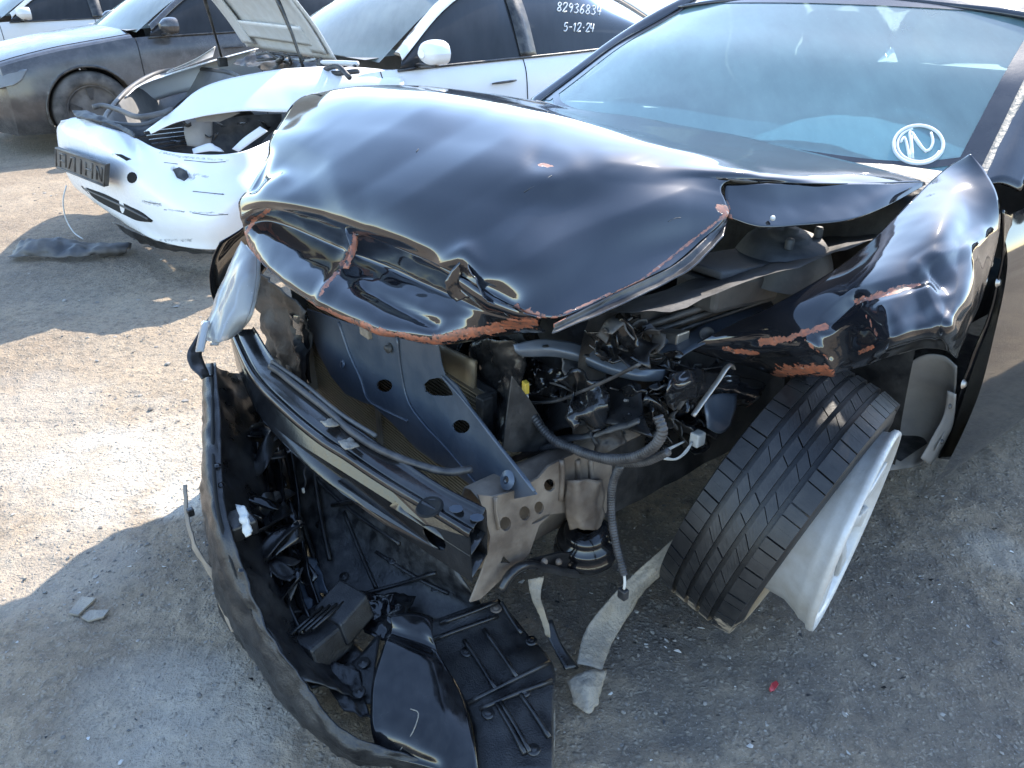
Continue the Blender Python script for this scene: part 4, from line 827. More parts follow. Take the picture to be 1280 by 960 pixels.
for px, py, z in ((263, 470, .5), (272, 582, .425), (276, 606, .40), (290, 700, .30), (302, 712, .295)): lathe('clip', [(0, .004), (.005, .004), (.008, 0)], U(px, py, z=z), UP, M['gloss'], BC, 10)
# tan split strip of the outer skin
surf('split_strip', [PZ((229, 607, .26), (233, 650, .24), (245, 690, .20), (266, 726, .16), (272, 750, .12), (290, 790, .10)), PZ((234, 606, .262), (237, 648, .245), (250, 688, .21), (276, 722, .17), (294, 752, .14), (308, 790, .115))], [M['mud']], tb, (4, 8), .003, crumple=[(.006, 26)])
box('strip_clip', U(238, 640, z=.25), FW*.008, LF*.008, UP*.01, M['plastic'], tb, .003)
# inside of the cover: absorber, grille frame, lamp insert
surf('bumper_inner', [PZ((264, 458, .49), (268, 530, .445), (270, 600, .395), (278, 660, .34), (302, 718, .28), (330, 785, .195), (376, 850, .135)), PZ((300, 470, .40), (312, 540, .34), (320, 610, .28), (326, 670, .23), (348, 735, .17), (378, 800, .10), (430, 870, .06)), PZ((325, 490, .30), (345, 560, .24), (352, 620, .18), (356, 680, .13), (372, 745, .09), (405, 810, .05), (460, 880, .03))], [M['plastic']], tb, (8, 8), .003, crumple=[(.016, 12), (.007, 34)])
for k, (dx, zz) in enumerate(((0, .02), (18, .0), (36, -.02))):
    surf('grille_bar', [PZ(*[(x+dx, y, z+zz) for x, y, z in ((322, 560, .25), (330, 620, .22), (336, 680, .18), (350, 740, .13), (372, 792, .09))]), PZ(*[(x+dx+9, y, z+zz+.012) for x, y, z in ((322, 560, .25), (330, 620, .22), (336, 680, .18), (350, 740, .13), (372, 792, .09))])], [M['gloss']], tb, (3, 6), .006, crumple=[(.006, 18)])
for i in range(44):
    t_ = random.random(); px = 300+60*t_+random.gauss(0, 16); py = 480+300*t_+random.gauss(0, 14); c = U(px, py, z=.34-.25*t_+random.uniform(0, .05)); a = Vector((random.gauss(0, 1), random.gauss(0, 1), random.gauss(0, .6))).normalized(); b = a.cross(UP).normalized(); s = random.uniform(.012, .045)
    surf('broken_rib', [[c+a*s*u*1.6+b*s*.6*v+UP*random.gauss(0, .3)*s for u in (-1, 0, 1)] for v in (-1, 0, 1)], [random.choice([M['plastic'], M['gloss'], M['plastic2']])], tb, (3, 3), .003)
for rows, m_ in (([[(300, 480, .36), (325, 500, .33), (345, 540, .28)], [(308, 520, .33), (330, 545, .29), (352, 575, .24)], [(318, 570, .27), (335, 590, .24), (358, 610, .20)]], 'gloss'),
                 ([[(318, 600, .27), (338, 605, .25), (352, 615, .22)], [(322, 650, .22), (340, 655, .2), (358, 660, .17)], [(335, 700, .17), (350, 705, .15), (368, 705, .12)]], 'plastic'),
                 ([[(345, 690, .16), (372, 690, .15), (395, 700, .12)], [(352, 725, .13), (375, 730, .12), (400, 735, .1)], [(362, 760, .11), (385, 765, .1), (408, 760, .09)]], 'steel'),
                 ([[(440, 735, .10), (480, 742, .10), (520, 745, .10)], [(445, 760, .08), (482, 770, .09), (505, 772, .10)], [(455, 790, .07), (478, 800, .07), (495, 800, .08)]], 'gloss'),
                 ([[(400, 830, .05), (425, 830, .06), (450, 838, .06)], [(410, 860, .05), (432, 862, .05), (455, 870, .05)], [(430, 890, .05), (448, 892, .05), (466, 900, .05)]], 'plastic2')):
    surf('crumpled_insert', [PZ(*r) for r in rows], [M[m_]], tb, (8, 8), .003, crumple=[(.022, 14), (.010, 40)])
surf('lamp_insert', [PZ((296, 632, .36), (300, 645, .36), (304, 658, .35), (308, 672, .34)), PZ((308, 634, .37), (311, 645, .37), (314, 658, .36), (315, 668, .35))], [M['wire_white']], tb, (5, 5), .004, crumple=[(.010, 60)], label='pale broken lamp insert inside the bumper')
box('insert_frame', U(300, 655, z=.32), (FW*.03), (LF*.035), UP*.02, M['plastic'], tb, .006)
tube('insert_wire', PZ((385, 578, .24), (380, 590, .23), (382, 602, .21), (379, 612, .2)), .003, M['hose'], tb, n=5)
box('insert_bulb', U(379, 613, z=.20), FW*.004, LF*.004, UP*.008, M['wire_white'], tb, .003)
# under tray
M['tray'] = plain('scuffed_tray', (.010, .010, .011), .34, 0, .38, (.16, .155, .15), 26, .5, 120)
ut = thing('under_tray', base_of(U(470, 700, z=.1)), 'flat dusty black under tray lying behind the bumper cover', 'car part')
TP_ = surf('tray_panel', [PZ((345, 540, .24), (410, 570, .24), (480, 630, .25), (560, 690, .22)), PZ((362, 600, .17), (425, 625, .17), (500, 675, .18), (585, 735, .16)), PZ((385, 670, .10), (445, 690, .10), (515, 722, .10), (600, 760, .09)), PZ((405, 745, .05), (455, 755, .05), (520, 768, .05), (590, 790, .05))], [M['tray']], ut, (8, 8), .004, crumple=[(.008, 8), (.003, 26)])
for pts in ([(392, 585, .22), (400, 640, .15), (412, 700, .09)], [(376, 648, .145), (390, 690, .10), (404, 735, .07)]):
    tube('tray_rib', PZ(*pts), .006, M['plastic2'], ut, n=5)
for pts in ([(372, 650), (415, 632), (460, 622)], [(372, 650), (380, 690), (392, 735)], [(455, 742), (500, 730), (545, 716)], [(470, 690), (520, 722), (560, 742)], [(430, 640), (450, 690), (470, 735)], [(395, 600), (440, 640), (500, 680)]):
    stroke('tray_rib', TP_, pts, .005, M['plastic2'], ut, n=4)
for p_ in on_mesh(TP_, [(400, 655), (430, 720), (490, 700), (545, 735), (420, 600)], .001): lathe('tray_clip', [(0, .004), (.005, .004), (.007, .001), (.011, .003), (.013, 0)], p_, UP+FW*.3, M['plastic'], ut, 12)
surf('tray_bracket', [PZ((372, 700, .12), (395, 705, .12), (405, 725, .11)), PZ((376, 745, .09), (395, 740, .09), (412, 745, .085))], [M['steel']], ut, (4, 4), .003, crumple=[(.008, 20)])
# air duct
ad = thing('air_duct', base_of(U(400, 790, z=.05)), 'broken angular air duct box in the middle of the fallen plastic parts', 'car part')
d1 = (U(452, 745, z=.1)-U(365, 815, z=.1)).normalized(); d2 = UP.cross(d1).normalized(); tl = (UP+d2*.35).normalized()
box('duct_body', U(398, 798, z=.085), d1*.055, d2*.05, tl*.035, M['plastic2'], ad, .008)
box('duct_mouth', U(430, 765, z=.11), d1*.045+UP*.012, d2*.045, tl*.03, M['plastic2'], ad, .006)
for k in range(4): tube('duct_ridge', [U(372+k*9, 806-k*2-20, z=.13)-d1*.02, U(372+k*9, 806-k*2-20, z=.13)+d1*.075+UP*.006], .004, M['plastic'], ad, n=1, sides=6)
surf('duct_flap', [PZ((365, 815, .06), (390, 830, .05), (415, 835, .045)), PZ((380, 830, .03), (400, 845, .02), (430, 835, .03))], [M['gloss']], ad, (4, 4), .003, crumple=[(.01, 20)])
surf('duct_arm', [PZ((440, 830, .055), (452, 850, .05), (440, 880, .04)), PZ((478, 790, .07), (470, 830, .06), (468, 880, .045))], [M['plastic2']], ad, (5, 5), .004, crumple=[(.008, 16)])
for px, py in ((454, 828), (449, 865)): lathe('grommet', [(0, .004), (.005, .004), (.006, .001), (.012, .004), (.015, 0)], U(px, py, z=.064), UP+FW*.2, M['plastic'], ad, 16)
# glossy panel
gp_ = thing('gloss_panel', base_of(U(530, 880, z=.05)), 'smooth glossy black trim panel lying over the ribbed shield', 'car part')
G_ = surf('panel_skin', [PZ((489, 771, .17), (505, 766, .172), (525, 766, .17), (541, 772, .165)), PZ((487, 786, .155), (506, 790, .155), (528, 796, .15), (541, 805, .15)), PZ((478, 812, .135), (505, 816, .14), (536, 822, .14), (556, 830, .13)), PZ((466, 850, .11), (500, 856, .118), (545, 862, .118), (578, 870, .10)), PZ((463, 895, .085), (505, 902, .095), (555, 908, .092), (592, 922, .075)), PZ((466, 930, .06), (512, 938, .068), (560, 948, .065), (598, 965, .05)), PZ((470, 946, .045), (515, 956, .05), (560, 968, .05), (602, 985, .04))], [M['gloss']], gp_, (6, 8), .003, ridges=[([(487, 788), (541, 806)], 8, -.012), ([(470, 930), (540, 958)], 12, -.010)], crumple=[(.003, 9)])
tube('panel_crack', on_mesh(G_, [(513, 886), (523, 892), (516, 915), (500, 938)], .001), .0012, M['torn'], gp_, n=4, sides=5)
# ribbed shield
rs_ = thing('ribbed_shield', base_of(U(640, 860, z=.03)), 'ribbed black engine splash shield lying flat at the bottom of the photo', 'car part')
SHD = surf('shield_sheet', [PZ((508, 786, .10), (550, 772, .11), (590, 758, .115), (624, 748, .11)), PZ((540, 815, .075), (580, 803, .08), (620, 788, .085), (658, 790, .08)), PZ((570, 860, .06), (610, 845, .07), (650, 828, .075), (692, 832, .07)), PZ((590, 905, .05), (625, 895, .06), (660, 880, .06), (692, 885, .05)), PZ((598, 975, .03), (630, 970, .04), (662, 968, .04), (692, 972, .03))], [M['plastic2']], rs_, (8, 8), .004, crumple=[(.004, 11), (.0015, 40)])
for pts in ([(540, 800), (580, 785), (623, 770)], [(550, 779), (590, 765), (622, 752)], [(580, 800), (600, 830), (619, 861)], [(605, 787), (627, 818), (646, 846)], [(584, 879), (635, 853), (687, 828)], [(600, 886), (645, 867), (690, 851)], [(621, 880), (640, 912), (656, 942)], [(651, 868), (670, 895), (687, 922)], [(627, 753), (640, 775), (652, 792)], [(626, 878), (646, 910), (662, 940)]):
    stroke('shield_rib', SHD, pts, .0055, M['plastic'], SHD, n=3)
for px, py in ((620, 761), (664, 801), (610, 892), (667, 937), (655, 865), (583, 815)):
    c = on_mesh(SHD, [(px, py)]); lathe('shield_clip', [(0, .005), (.006, .005), (.008, .002), (.012, .004), (.014, 0)], c[0], UP, M['rail'] if py < 770 else M['plastic'], SHD, 14)
surf('shield_arm', [PZ((676, 778, .09), (690, 808, .06), (706, 838, .04)), PZ((690, 775, .09), (702, 806, .06), (722, 836, .03))], [M['plastic']], rs_, (4, 6), .006)
surf('pale_shred', [PZ((690, 890, .03), (686, 920, .03), (689, 945, .025)), PZ((693, 886, .03), (694, 918, .03), (692, 948, .025))], [M['torn']], rs_, (3, 4), .003, crumple=[(.006, 60)])
# torn liner strip
tl_ = thing('torn_liner_strip', base_of(U(790, 740, z=.02)), 'dusty grey torn wheel liner strip curling from the tyre to the ground', 'car part')
surf('strip', [PZ((872, 648, .27), (822, 690, .19), (779, 730, .12), (744, 769, .075), (728, 798, .05), (721, 830, .035)), PZ((872, 662, .255), (832, 698, .185), (793, 735, .115), (766, 770, .06), (748, 800, .04), (738, 834, .035)), PZ((872, 676, .24), (840, 705, .17), (806, 736, .10), (786, 768, .05), (764, 806, .025), (752, 838, .025))], [M['torn']], tl_, (6, 8), .003, crumple=[(.006, 12), (.002, 50)], ridges=[([(850, 676), (800, 715), (765, 765)], 8, .006)])
surf('split_end', [PZ((708, 850, .03), (732, 838, .045), (758, 838, .025)), PZ((714, 866, .02), (735, 862, .035), (755, 856, .02)), PZ((716, 880, .008), (736, 892, .012), (748, 880, .008))], [M['torn']], tl_, (6, 6), .002, crumple=[(.010, 30), (.004, 90)])
tube('push_pin', [U(780, 744, z=.13), U(780, 736, z=.15)], [.008, .004], M['hose'], tl_, n=2)
ps = thing('torn_shred', base_of(U(675, 760, z=.1)), 'pale torn plastic shred hanging under the chassis rail', 'car part')
surf('shred', [PZ((660, 724, .25), (664, 745, .21), (674, 768, .15), (684, 794, .08)), PZ((680, 720, .26), (676, 745, .215), (682, 768, .155), (689, 796, .085))], [M['torn']], ps, (4, 6), .002, crumple=[(.008, 30)])
# loose scraps on the dirt
def scrap(name, pts, mat, label, cat, t=.004):
    P = [U(x, y, z=.006) for x, y in pts]; z0 = max(gz(p.x, p.y) for p in P)+t/2+.001
    P = [Vector((p.x, p.y, z0+random.uniform(0, .004))) for p in P]; r = thing(name, base_of(*P), label, cat)
    plate(name+'_sheet', P, mat, r, t); return r
scrap('plastic_scrap', [(84, 762), (100, 742), (119, 743), (96, 764)], M['torn'], 'grey bent plastic scrap leaning on a flat one at left', 'scrap', .006)
scrap('plastic_scrap', [(100, 766), (110, 757), (135, 757), (128, 766), (108, 771)], M['torn'], 'flat grey plastic scrap lying beside the bent one at left', 'scrap', .005)
M['red'] = plain('red_lens', (.42, .015, .03), .3, 0, .2)
scrap('lens_fragment', [(962, 858), (965, 851), (971, 848), (974, 852), (969, 859), (964, 861)], M['red'], 'small red lens fragment on the dark ground', 'fragment')
# ------------------------------------------------------------------ white wrecked car
OXW, OYW = -.53, -3.58
TW = lambda x, y, z: W(x+OXW, y+OYW, z)
wc = thing('white_wrecked_car', TW(0, 0, 0), 'white damaged electric sedan with open hood and missing headlight', 'car')
RW = shell(wc, TW, M['white'], M['window'], M['wscreen'], x0=-.30, hood=False, nose=False, front_arch=False)
# bumper skin
bum = [
 PZ((76, 150, .68), (100, 148, .69), (135, 160, .69), (165, 170, .67), (200, 187, .64), (250, 193, .63), (300, 190, .64), (345, 172, .66)),
 PZ((73, 163, .61), (95, 168, .62), (130, 182, .62), (165, 196, .60), (205, 208, .57), (255, 214, .56), (305, 212, .56), (350, 195, .58)),
 PZ((76, 190, .48), (98, 200, .48), (132, 216, .48), (168, 232, .47), (208, 245, .45), (258, 250, .44), (308, 245, .45), (352, 228, .47)),
 PZ((83, 215, .36), (105, 228, .36), (138, 245, .35), (172, 262, .34), (212, 276, .33), (262, 280, .33), (310, 272, .34), (352, 255, .36)),
 PZ((92, 232, .27), (118, 250, .26), (150, 270, .25), (182, 285, .24), (220, 298, .23), (265, 303, .23), (310, 295, .24), (352, 278, .26)),
 PZ((100, 240, .22), (125, 258, .21), (158, 280, .20), (190, 298, .19), (228, 308, .19), (268, 312, .19), (310, 305, .19), (352, 290, .2))]
scr = [([(215, 210), (240, 222)], 9), ([(225, 215), (232, 218)], 14), ([(142, 193), (163, 199)], 4), ([(180, 252), (200, 256)], 6), ([(205, 262), (285, 268)], 3.5), ([(200, 190), (225, 196), (285, 200)], 4), ([(242, 240), (280, 243)], 3), ([(200, 300), (240, 300)], 5), ([(240, 215), (262, 222)], 5)]
WB = surf('front_bumper', bum, [M['white']], wc, (10, 12), .004, chips=scr, ridges=[([(225, 215), (234, 218)], 10, -.02), ([(165, 172), (170, 200)], 6, -.012), ([(76, 165), (130, 182)], 30, .01)], crumple=[(.006, 5)])
def patch(name, o, px, mat, parent, t=.004, lift=.003):
    P = on_mesh(o, px, lift); return plate(name, P, mat, parent, t)
surf('lower_grille', [on_mesh(WB, r, .006) for r in ([(101, 232), (115, 237), (140, 247), (162, 258), (178, 266), (191, 276)], [(104, 236), (117, 243), (140, 255), (160, 265), (174, 272), (190, 277)], [(110, 241), (122, 251), (142, 262), (158, 270), (172, 276), (189, 278)])], [M['seam']], WB, (3, 4), .004)
tube('grille_trim', on_mesh(WB, [(106, 236), (130, 247), (160, 261), (185, 274)], .012), .006, M['cover'], WB, n=3)
patch('fog_hole', WB, [(165+6*math.cos(a), 222+7*math.sin(a)) for a in np.linspace(0, 2*math.pi, 12, endpoint=False)], M['seam'], WB)
patch('scuffed_hole', WB, [(216, 212), (224, 209), (233, 214), (236, 221), (230, 226), (221, 222)], M['cowl'], WB)
patch('tow_slot', WB, [(143, 192), (152, 193), (164, 199), (158, 201)], M['seam'], WB)
for pts in ([(241, 239), (260, 241), (280, 243)], [(205, 262), (230, 265)], [(240, 266), (262, 269), (285, 268)], [(180, 251), (190, 254), (200, 255)], [(205, 203), (222, 205)], [(230, 200), (262, 203), (282, 202)]):
    stroke('scratch', WB, pts, .0018, M['trim'], WB, n=3)
# empty number plate holder
pl_ = on_mesh(WB, [(84, 200)], .05)[0]; pr_ = on_mesh(WB, [(130, 217)], .05)[0]; XL_ = (pl_-C0).dot(FW)+.03; XR_ = (pr_-C0).dot(FW)+.03
hc = [U(71, 184, X=XL_), U(135, 205, X=XR_), U(136, 232, X=XR_), U(72, 209, X=XL_)]
hx = (hc[1]-hc[0]).normalized(); hz = (hc[0]-hc[3]).normalized(); hn = hz.cross(hx).normalized()
if hn.dot(FW) < 0: hn = -hn
cc = sum(hc, Vector())/4; wl_ = (hc[1]-hc[0]).length/2; hl_ = (hc[0]-hc[3]).length/2
PHd = box('plate_holder', cc, hx*wl_, hz*hl_, hn*.010, M['cover'], wc, .004)
for a, b in (((-1, 1), (1, 1)), ((-1, -1), (1, -1)), ((-1, -1), (-1, 1)), ((1, -1), (1, 1)), ((-.8, -.75), (-.8, .6)), ((-.55, -.6), (-.55, .7)), ((-.8, .6), (-.55, .6)), ((-.42, -.6), (-.30, .6)), ((-.30, .6), (-.15, .6)), ((-.15, -.7), (-.15, .7)), ((.1, -.7), (.1, .7)), ((.3, -.6), (.3, .6)), ((.3, 0), (.55, 0)), ((.55, -.7), (.55, .7)), ((.72, -.6), (.72, .6)), ((.72, .6), (.9, -.6)), ((.9, -.6), (.9, .6)), ((-.8, -.1), (-.55, -.1))):
    tube('holder_rib', [cc+hn*.011+hx*wl_*a[0]*.97+hz*hl_*a[1]*.93, cc+hn*.011+hx*wl_*b[0]*.97+hz*hl_*b[1]*.93], .006, M['cover'], PHd, n=1, sides=6)
lathe('parking_sensor', [(0, .02), (.03, .02), (.04, .01), (.045, -.03)], U(134, 219, X=.47), FW+LF*.4, M['cover'], wc, 20)
# fenders
def UYs(ps): return [U(x, y, Y=k) for x, y, k in ps]
WF = surf('front_fender', [UYs(((182, 163, -2.90), (215, 139, -2.86), (260, 106, -2.84), (340, 88, -2.82), (420, 83, -2.80), (500, 88, -2.76))),
      UYs(((186, 163, -2.86), (222, 144, -2.80), (275, 122, -2.77), (345, 112, -2.74), (425, 105, -2.70), (505, 103, -2.67))),
      UYs(((188, 167, -2.84), (226, 151, -2.77), (298, 139, -2.71), (352, 140, -2.67), (430, 140, -2.65), (508, 130, -2.65)))], [M['white']], wc, (6, 10), .004, crumple=[(.004, 5)])
surf('lower_fender', [UYs(((340, 172, -2.70), (370, 150, -2.66), (430, 140, -2.65), (508, 130, -2.65))), UYs(((345, 230, -2.70), (372, 190, -2.65), (430, 175, -2.64), (508, 165, -2.645))), UYs(((350, 285, -2.74), (365, 230, -2.67), (430, 210, -2.65), (508, 205, -2.66)))], [M['white']], wc, (4, 6), .004)
small_wheel(TW, 0, .79, 1, wc); small_wheel(TW, 0, -.79, -1, wc)
# right fender rail and front panel seen across the bay
surf('fender_rail', [[TW(x, y, z) for x, y, z in ((.60, -.52, .72), (.45, -.66, .77), (.2, -.74, .82), (-.1, -.77, .88), (-.42, -.78, .94))], [TW(x, y, z) for x, y, z in ((.62, -.60, .69), (.47, -.76, .74), (.2, -.84, .80), (-.1, -.87, .86), (-.42, -.86, .92))], [TW(x, y, z) for x, y, z in ((.66, -.66, .58), (.47, -.86, .6), (.2, -.92, .66), (-.1, -.92, .70), (-.42, -.92, .76))]], [M['white']], wc, (4, 8), .004)
surf('lifted_flap', [[TW(x, y, z) for x, y, z in ((.25, -.70, .84), (.05, -.74, .90), (-.10, -.75, .97))], [TW(x, y, z) for x, y, z in ((.25, -.78, .82), (.05, -.84, .86), (-.10, -.84, .90))]], [M['white_in']], wc, (4, 5), .004)
# front boot tub with rim and rubber seal
rim = [(132, 150), (140, 134), (165, 108), (200, 90), (245, 86), (290, 92), (300, 104), (262, 118), (225, 138), (185, 155), (155, 156)]
RZ = [U(x, y, z=k) for (x, y), k in zip(rim, (.675, .70, .76, .80, .82, .82, .80, .775, .72, .675, .67))]; cz = sum(RZ, Vector())/len(RZ)
tube('tub_rim', RZ, .014, M['cover'], wc, closed=True, n=4)
ring = lambda k, dz: [cz+(p-cz)*k+UP*dz for p in RZ+[RZ[0]]]
M['tub'] = plain('tub_felt', (.16, .165, .175), .6, 0, .5, (.3, .29, .27), 6, .2)
surf('front_tub', [ring(1.0, 0), ring(.95, -.04), ring(.80, -.22), ring(.5, -.30), ring(.05, -.30)], [M['tub']], wc, (4, 4))
surf('tub_surround', [ring(1.02, .0), ring(1.07, -.015), ring(1.10, -.04)], [M['cowl']], wc, (4, 4))
surf('rubber_seal', [PZ((90, 138, .725), (112, 140, .73), (138, 150, .72), (165, 164, .71)), PZ((95, 146, .71), (120, 150, .72), (145, 158, .71), (168, 172, .69))], [M['cowl']], wc, (5, 8), .01, crumple=[(.012, 16)])
tube('seal_bead', PZ((116, 134, .77), (130, 132, .775), (150, 138, .77), (172, 146, .77), (200, 142, .78), (215, 137, .79)), .014, M['cover'], wc, n=5)
# open headlight bay
surf('lamp_cavity', [UYs(((175, 172, -3.05), (230, 160, -3.05), (300, 145, -3.02), (352, 142, -3.0))), UYs(((178, 185, -3.02), (230, 180, -3.02), (300, 175, -3.0), (352, 170, -2.98))), UYs(((185, 196, -2.95), (235, 200, -2.95), (300, 200, -2.93), (352, 190, -2.92)))], [M['engine']], wc, (5, 6), crumple=[(.03, 10)])
for i in range(5): box('lamp_slat', U(205+i*3, 163+i*5, Y=-2.98), FW*.10, LF*.01, UP*.006, M['plastic'], wc, .003)
surf('lamp_bracket', [UYs(((232, 148, -2.92), (252, 150, -2.90), (266, 150, -2.92))), UYs(((230, 165, -2.90), (250, 166, -2.87), (266, 166, -2.90))), UYs(((234, 182, -2.88), (252, 184, -2.86), (264, 180, -2.88)))], [M['liner']], wc, (5, 5), .004, crumple=[(.012, 14)])
plate('lamp_bracket', UYs(((243, 146, -2.86), (290, 140, -2.84), (300, 141, -2.84), (275, 152, -2.85), (246, 152, -2.86))), M['liner'], wc, .005)
surf('lamp_tab', [UYs(((240, 186, -2.80), (262, 179, -2.80), (275, 186, -2.80))), UYs(((242, 192, -2.78), (262, 189, -2.78), (280, 190, -2.78)))], [M['white']], wc, (4, 4), .003, crumple=[(.01, 20)])
surf('lamp_tab', [UYs(((290, 186, -2.74), (305, 172, -2.74), (325, 158, -2.73))), UYs(((298, 190, -2.73), (315, 178, -2.73), (335, 164, -2.72)))], [M['white']], wc, (4, 4), .003, crumple=[(.008, 20)])
for i in range(14):
    c = U(random.uniform(185, 340), random.uniform(150, 184), Y=-2.94+random.uniform(-.03, .05)); a = Vector((random.gauss(0, 1), random.gauss(0, 1), random.gauss(0, 1))).normalized(); b = a.cross(UP).normalized(); s = random.uniform(.015, .04)
    surf('broken_bracket', [[c+a*s*u+b*s*.5*v+UP*random.gauss(0, .2)*s for u in (-1, 0, 1)] for v in (-1, 0, 1)], [random.choice([M['plastic'], M['engine2'], M['steel'], M['engine']])], wc, (2, 2), .004)
# open hood standing on its struts
hd = [[TW(x, y, z) for y in (.66, .4, 0, -.4, -.70)] for x, z in ((-.30, .965), (-.20, 1.14), (-.08, 1.30), (.10, 1.48), (.34, 1.68))]
HD = surf('open_hood', hd, [M['white_in']], wc, (6, 8), .006, crumple=[(.006, 4)])
surf('hood_frame', [[TW(x+.03, y, z) for y in (.62, .50, .44)] for x, z in ((-.285, 1.0), (-.19, 1.165), (-.06, 1.34), (.13, 1.525))], [M['white_in']], HD, (6, 3), .012)
surf('hood_frame', [[TW(x+.03, -y, z) for y in (.62, .50, .44)] for x, z in ((-.285, 1.0), (-.19, 1.165), (-.06, 1.34), (.13, 1.525))], [M['white_in']], HD, (6, 3), .012)
surf('hood_frame', [[TW(x+.035, y, z) for y in (.5, .25, 0, -.25, -.5)] for x, z in ((-.265, 1.04), (-.235, 1.09), (-.20, 1.14))], [M['white_in']], HD, (3, 5), .012)
for y0, y1 in ((.60, .56), (-.60, -.56)):
    sr = tube('gas_strut', [TW(-.10, y0*1.1, .90), TW(-.06, y0*1.05, 1.12), TW(.0, y1, 1.37)], [.008, .009, .016], M['trim'], wc, n=2)
    box('strut_bracket', TW(-.10, y0*1.1, .88), FW*.03, LF*.02, UP*.03, M['engine'], wc, .005)
surf('cowl_clutter', [[TW(x, y, z) for y in (.72, .35, 0, -.35, -.72)] for x, z in ((-.42, .93), (-.30, .90), (-.18, .86))], [M['engine']], wc, (6, 10), crumple=[(.04, 9), (.015, 25)])
for i in range(10):
    y0 = random.uniform(-.3, .65); tube('cowl_hose', [TW(-.2+random.uniform(-.1, .05), y0+k*.12, .93+random.uniform(-.02, .05)) for k in range(4)], random.choice([.008, .014]), random.choice([M['hose'], M['white_in'], M['engine2']]), wc, n=4)
surf('pillar_foam', [[TW(x, y, z) for x, y, z in ((-.62, .835, .99), (-.78, .775, 1.10), (-.95, .72, 1.19), (-1.12, .68, 1.27))], [TW(x, y, z) for x, y, z in ((-.60, .80, .995), (-.76, .745, 1.105), (-.93, .695, 1.20), (-1.10, .655, 1.28))]], [M['mud']], wc, (3, 10), .006, crumple=[(.02, 14)])
tube('loose_wire', [U(x, y, z=k) for x, y, k in ((83, 232, .27), (79, 250, .20), (82, 272, .10), (92, 290, .03), (104, 299, .01))], .004, M['wire_white'], wc, n=6)
# writing chalked on the rear side window
DG = {'0': [[(0, 0), (1, 0), (1, 1), (0, 1), (0, 0)]], '1': [[(.2, .7), (.6, 1), (.5, 0)]], '2': [[(0, .75), (.3, 1), (.9, .95), (.8, .6), (0, 0), (1, .05)]], '3': [[(0, .9), (.6, 1), (.9, .75), (.4, .55), (.95, .3), (.6, 0), (0, .1)]],
      '4': [[(.1, 1), (0, .45), (.9, .45)], [(.8, .95), (.65, 0)]], '5': [[(.9, 1), (.2, .95), (.1, .55), (.7, .6), (.9, .3), (.5, 0), (0, .1)]], '6': [[(.8, 1), (.2, .6), (.1, .15), (.6, 0), (.9, .3), (.5, .5), (.15, .3)]],
      '8': [[(.5, .5), (.1, .8), (.5, 1), (.9, .8), (.5, .5), (.05, .2), (.5, 0), (.95, .2), (.5, .5)]], '9': [[(.9, .75), (.5, 1), (.1, .75), (.5, .5), (.9, .75), (.75, .3), (.5, 0)]], '-': [[(.1, .5), (.9, .5)]], '.': [[(.4, .45), (.6, .5)]]}
gw = RW['glass1']
def write(txt, x, y, w, h, dx, drop):
    for k, ch in enumerate(txt):
        for pl in DG.get(ch, []):
            stroke('chalk_mark', gw, [(x+k*dx+a*w+b*1.2, y+k*drop+h*(1-b)) for a, b in pl], .0042, M['chalk'], gw, n=2)
write('82936834', 696, 3, 5.2, 11, 7.1, .7)
write('5-12.24', 704.5, 28.5, 4.4, 10.5, 5.5, .15)
# ------------------------------------------------------------------ grey car and the next one along the row
gc = thing('grey_sedan', W(-.20, -7.35, 0), 'dusty dark grey sedan parked behind the white damaged car', 'car', None)
TG = lambda x, y, z: W(x-.20, y-7.35, z)
RG = shell(gc, TG, M['grey'], M['window'], M['wscreen'])
def lamp(root, T, R):
    for s in (1, -1):
        surf('headlight', [[T(x, s*y, z) for x, y, z in ((.80, .42, .66), (.74, .62, .685), (.62, .80, .70), (.44, .893, .715))], [T(x, s*y, z) for x, y, z in ((.835, .44, .62), (.79, .64, .625), (.68, .82, .63), (.50, .905, .64))], [T(x, s*y, z) for x, y, z in ((.85, .46, .575), (.81, .66, .57), (.71, .83, .575), (.58, .90, .60))]], [M['lens']], root, (4, 6), .006)
lamp(gc, TG, RG)
fc = thing('pale_sedan', W(.35, -11.0, 0), 'pale dusty sedan farthest away at the top left corner', 'car')
TF = lambda x, y, z: W(x+.35, y-11.0, z)
RF = shell(fc, TF, M['grey2'], M['window'], M['wscreen']); lamp(fc, TF, RF)
# crumpled dark sheet on the dirt in front of the white car
cs = thing('crumpled_sheet', base_of(U(80, 308, z=.03)), 'crumpled dark grey undertray sheet on the dirt beside the white bumper', 'scrap')
surf('sheet', [PZ((20, 303, .03), (50, 298, .08), (85, 298, .07), (120, 302, .05), (165, 305, .03)), PZ((12, 316, .02), (45, 310, .06), (85, 310, .05), (125, 312, .05), (160, 312, .03)), PZ((10, 322, .01), (45, 320, .02), (90, 322, .015), (120, 318, .02), (150, 316, .01))], [M['steel_dark']] if 'steel_dark' in M else [M['cover']], cs, (8, 10), .004, crumple=[(.04, 6), (.02, 16)])
us_ = thing('torn_undershield', base_of(U(190, 300, z=.1)), 'torn black undershield dangling below the white front bumper', 'car part')
surf('undershield', [PZ((140, 278, .17), (175, 292, .16), (210, 306, .16), (260, 313, .16), (300, 310, .16)), PZ((160, 296, .05), (185, 306, .05), (215, 314, .06), (255, 318, .06), (290, 317, .06))], [M['plastic2']], us_, (5, 8), .004, crumple=[(.02, 12)])
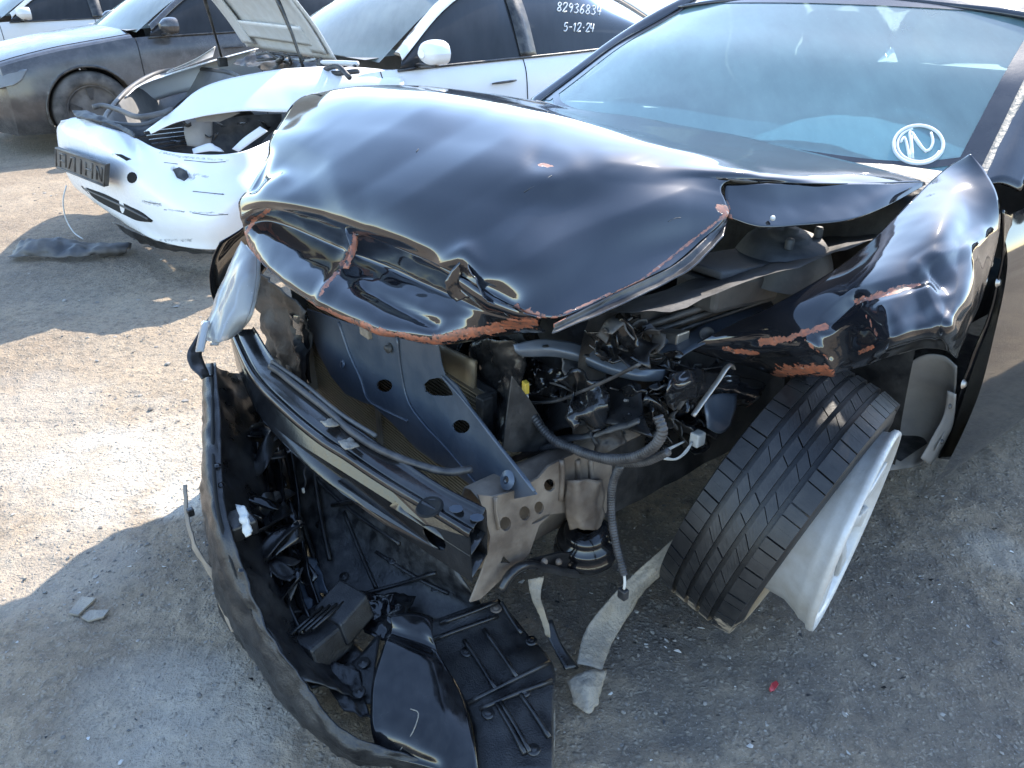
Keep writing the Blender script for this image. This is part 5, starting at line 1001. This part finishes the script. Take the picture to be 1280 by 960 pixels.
# ------------------------------------------------------------------ gravel
def gravel(n, box_, smin, smax, mat, name, label):
    V = []; Fc = []; ico = [(-.53, 0, .85), (.53, 0, .85), (-.53, 0, -.85), (.53, 0, -.85), (0, .85, .53), (0, .85, -.53), (0, -.85, .53), (0, -.85, -.53), (.85, .53, 0), (-.85, .53, 0), (.85, -.53, 0), (-.85, -.53, 0)]
    fi = [(0, 4, 1), (0, 9, 4), (9, 5, 4), (4, 5, 8), (4, 8, 1), (8, 10, 1), (8, 3, 10), (5, 3, 8), (5, 2, 3), (2, 7, 3), (7, 10, 3), (7, 6, 10), (7, 11, 6), (11, 0, 6), (0, 1, 6), (6, 1, 10), (9, 0, 11), (9, 11, 2), (9, 2, 5), (7, 2, 11)]
    for i in range(n):
        x = rng.uniform(box_[0], box_[1]); y = rng.uniform(box_[2], box_[3])
        if fbm(np.array([[x*2.2, y*2.2, 3.]]), 3)[0] < rng.uniform(-.25, .45): continue
        s = smin*(smax/smin)**(rng.random()**3.0); a = rng.uniform(0, 6.28); sq = rng.uniform(.25, .6, 1)[0]; el = rng.uniform(.7, 1.4); z = gz(x, y)+s*sq*.35; b = len(V)
        for p in ico:
            k = rng.uniform(.55, 1.35); u, v = p[0]*s*k*el, p[1]*s*k; V.append((x+u*math.cos(a)-v*math.sin(a), y+u*math.sin(a)+v*math.cos(a), z+p[2]*s*sq*k))
        Fc += [tuple(q+b for q in f) for f in fi]
    o = obj(name, mesh(name, V, Fc), mat, None, smooth=False); tag(o, label, 'gravel', kind='stuff')
t = NT('stones'); oi = t.new('ShaderNodeNewGeometry'); c = t.ramp(oi.outputs['Random Per Island'], (0, (.09, .085, .08)), (.5, (.22, .20, .175)), (.9, (.28, .26, .23)), (1, (.42, .40, .37)))
t.pbsdf(c, .9, 0, t.bump(t.noise(300, 3), .3, .002)); M['stones'] = t.m
gravel(22000, (-1.9, 1.3, .5, 2.6), .0010, .0065, M['stones'], 'gravel', 'loose small stones scattered over the dirt around the wreck')
gravel(2600, (-3.6, 0, 2.4, 6.5), .003, .014, M['stones'], 'far_gravel', 'loose stones on the sunlit dirt between the cars')

# plastic and glass shards broken off the front
V = []; Fc = []
for i in range(420):
    a = rng.uniform(0, 6.28); r = abs(rng.normal(0, .45)); bx, by = (gp(430, 800), gp(820, 800), gp(230, 700), gp(1150, 720))[i % 4]; x = bx+r*math.cos(a); y = max(.5, by+r*math.sin(a)); s = rng.uniform(.002, .007)*(2.2 if rng.random() < .06 else 1); z = gz(x, y)+.0025; b = len(V)
    k = int(rng.integers(3, 6)); ang = np.sort(rng.uniform(0, 6.28, k)); tx, ty = rng.normal(0, .25, 2)
    for zz in (0, .0012):
        for q in ang: u, v = s*math.cos(q), s*math.sin(q)*.7; V.append((x+u, y+v, z+zz+max(-.0015, u*tx+v*ty)))
    Fc += [tuple(range(b+k, b+2*k)), tuple(range(b, b+k))[::-1]]+[(b+j, b+(j+1) % k, b+k+(j+1) % k, b+k+j) for j in range(k)]
t = NT('shards'); gi = t.new('ShaderNodeNewGeometry'); c = t.ramp(gi.outputs['Random Per Island'], (0, (.012, .012, .013)), (.7, (.02, .02, .02)), (.78, (.5, .5, .48)), (1, (.5, .48, .45)))
t.pbsdf(c, .3, 0); M['shards'] = t.m
tag(obj('plastic_shards', mesh('plastic_shards', V, Fc), M['shards'], None, smooth=False), 'tiny broken plastic shards strewn on the dirt around the wreck', 'shards', kind='stuff')
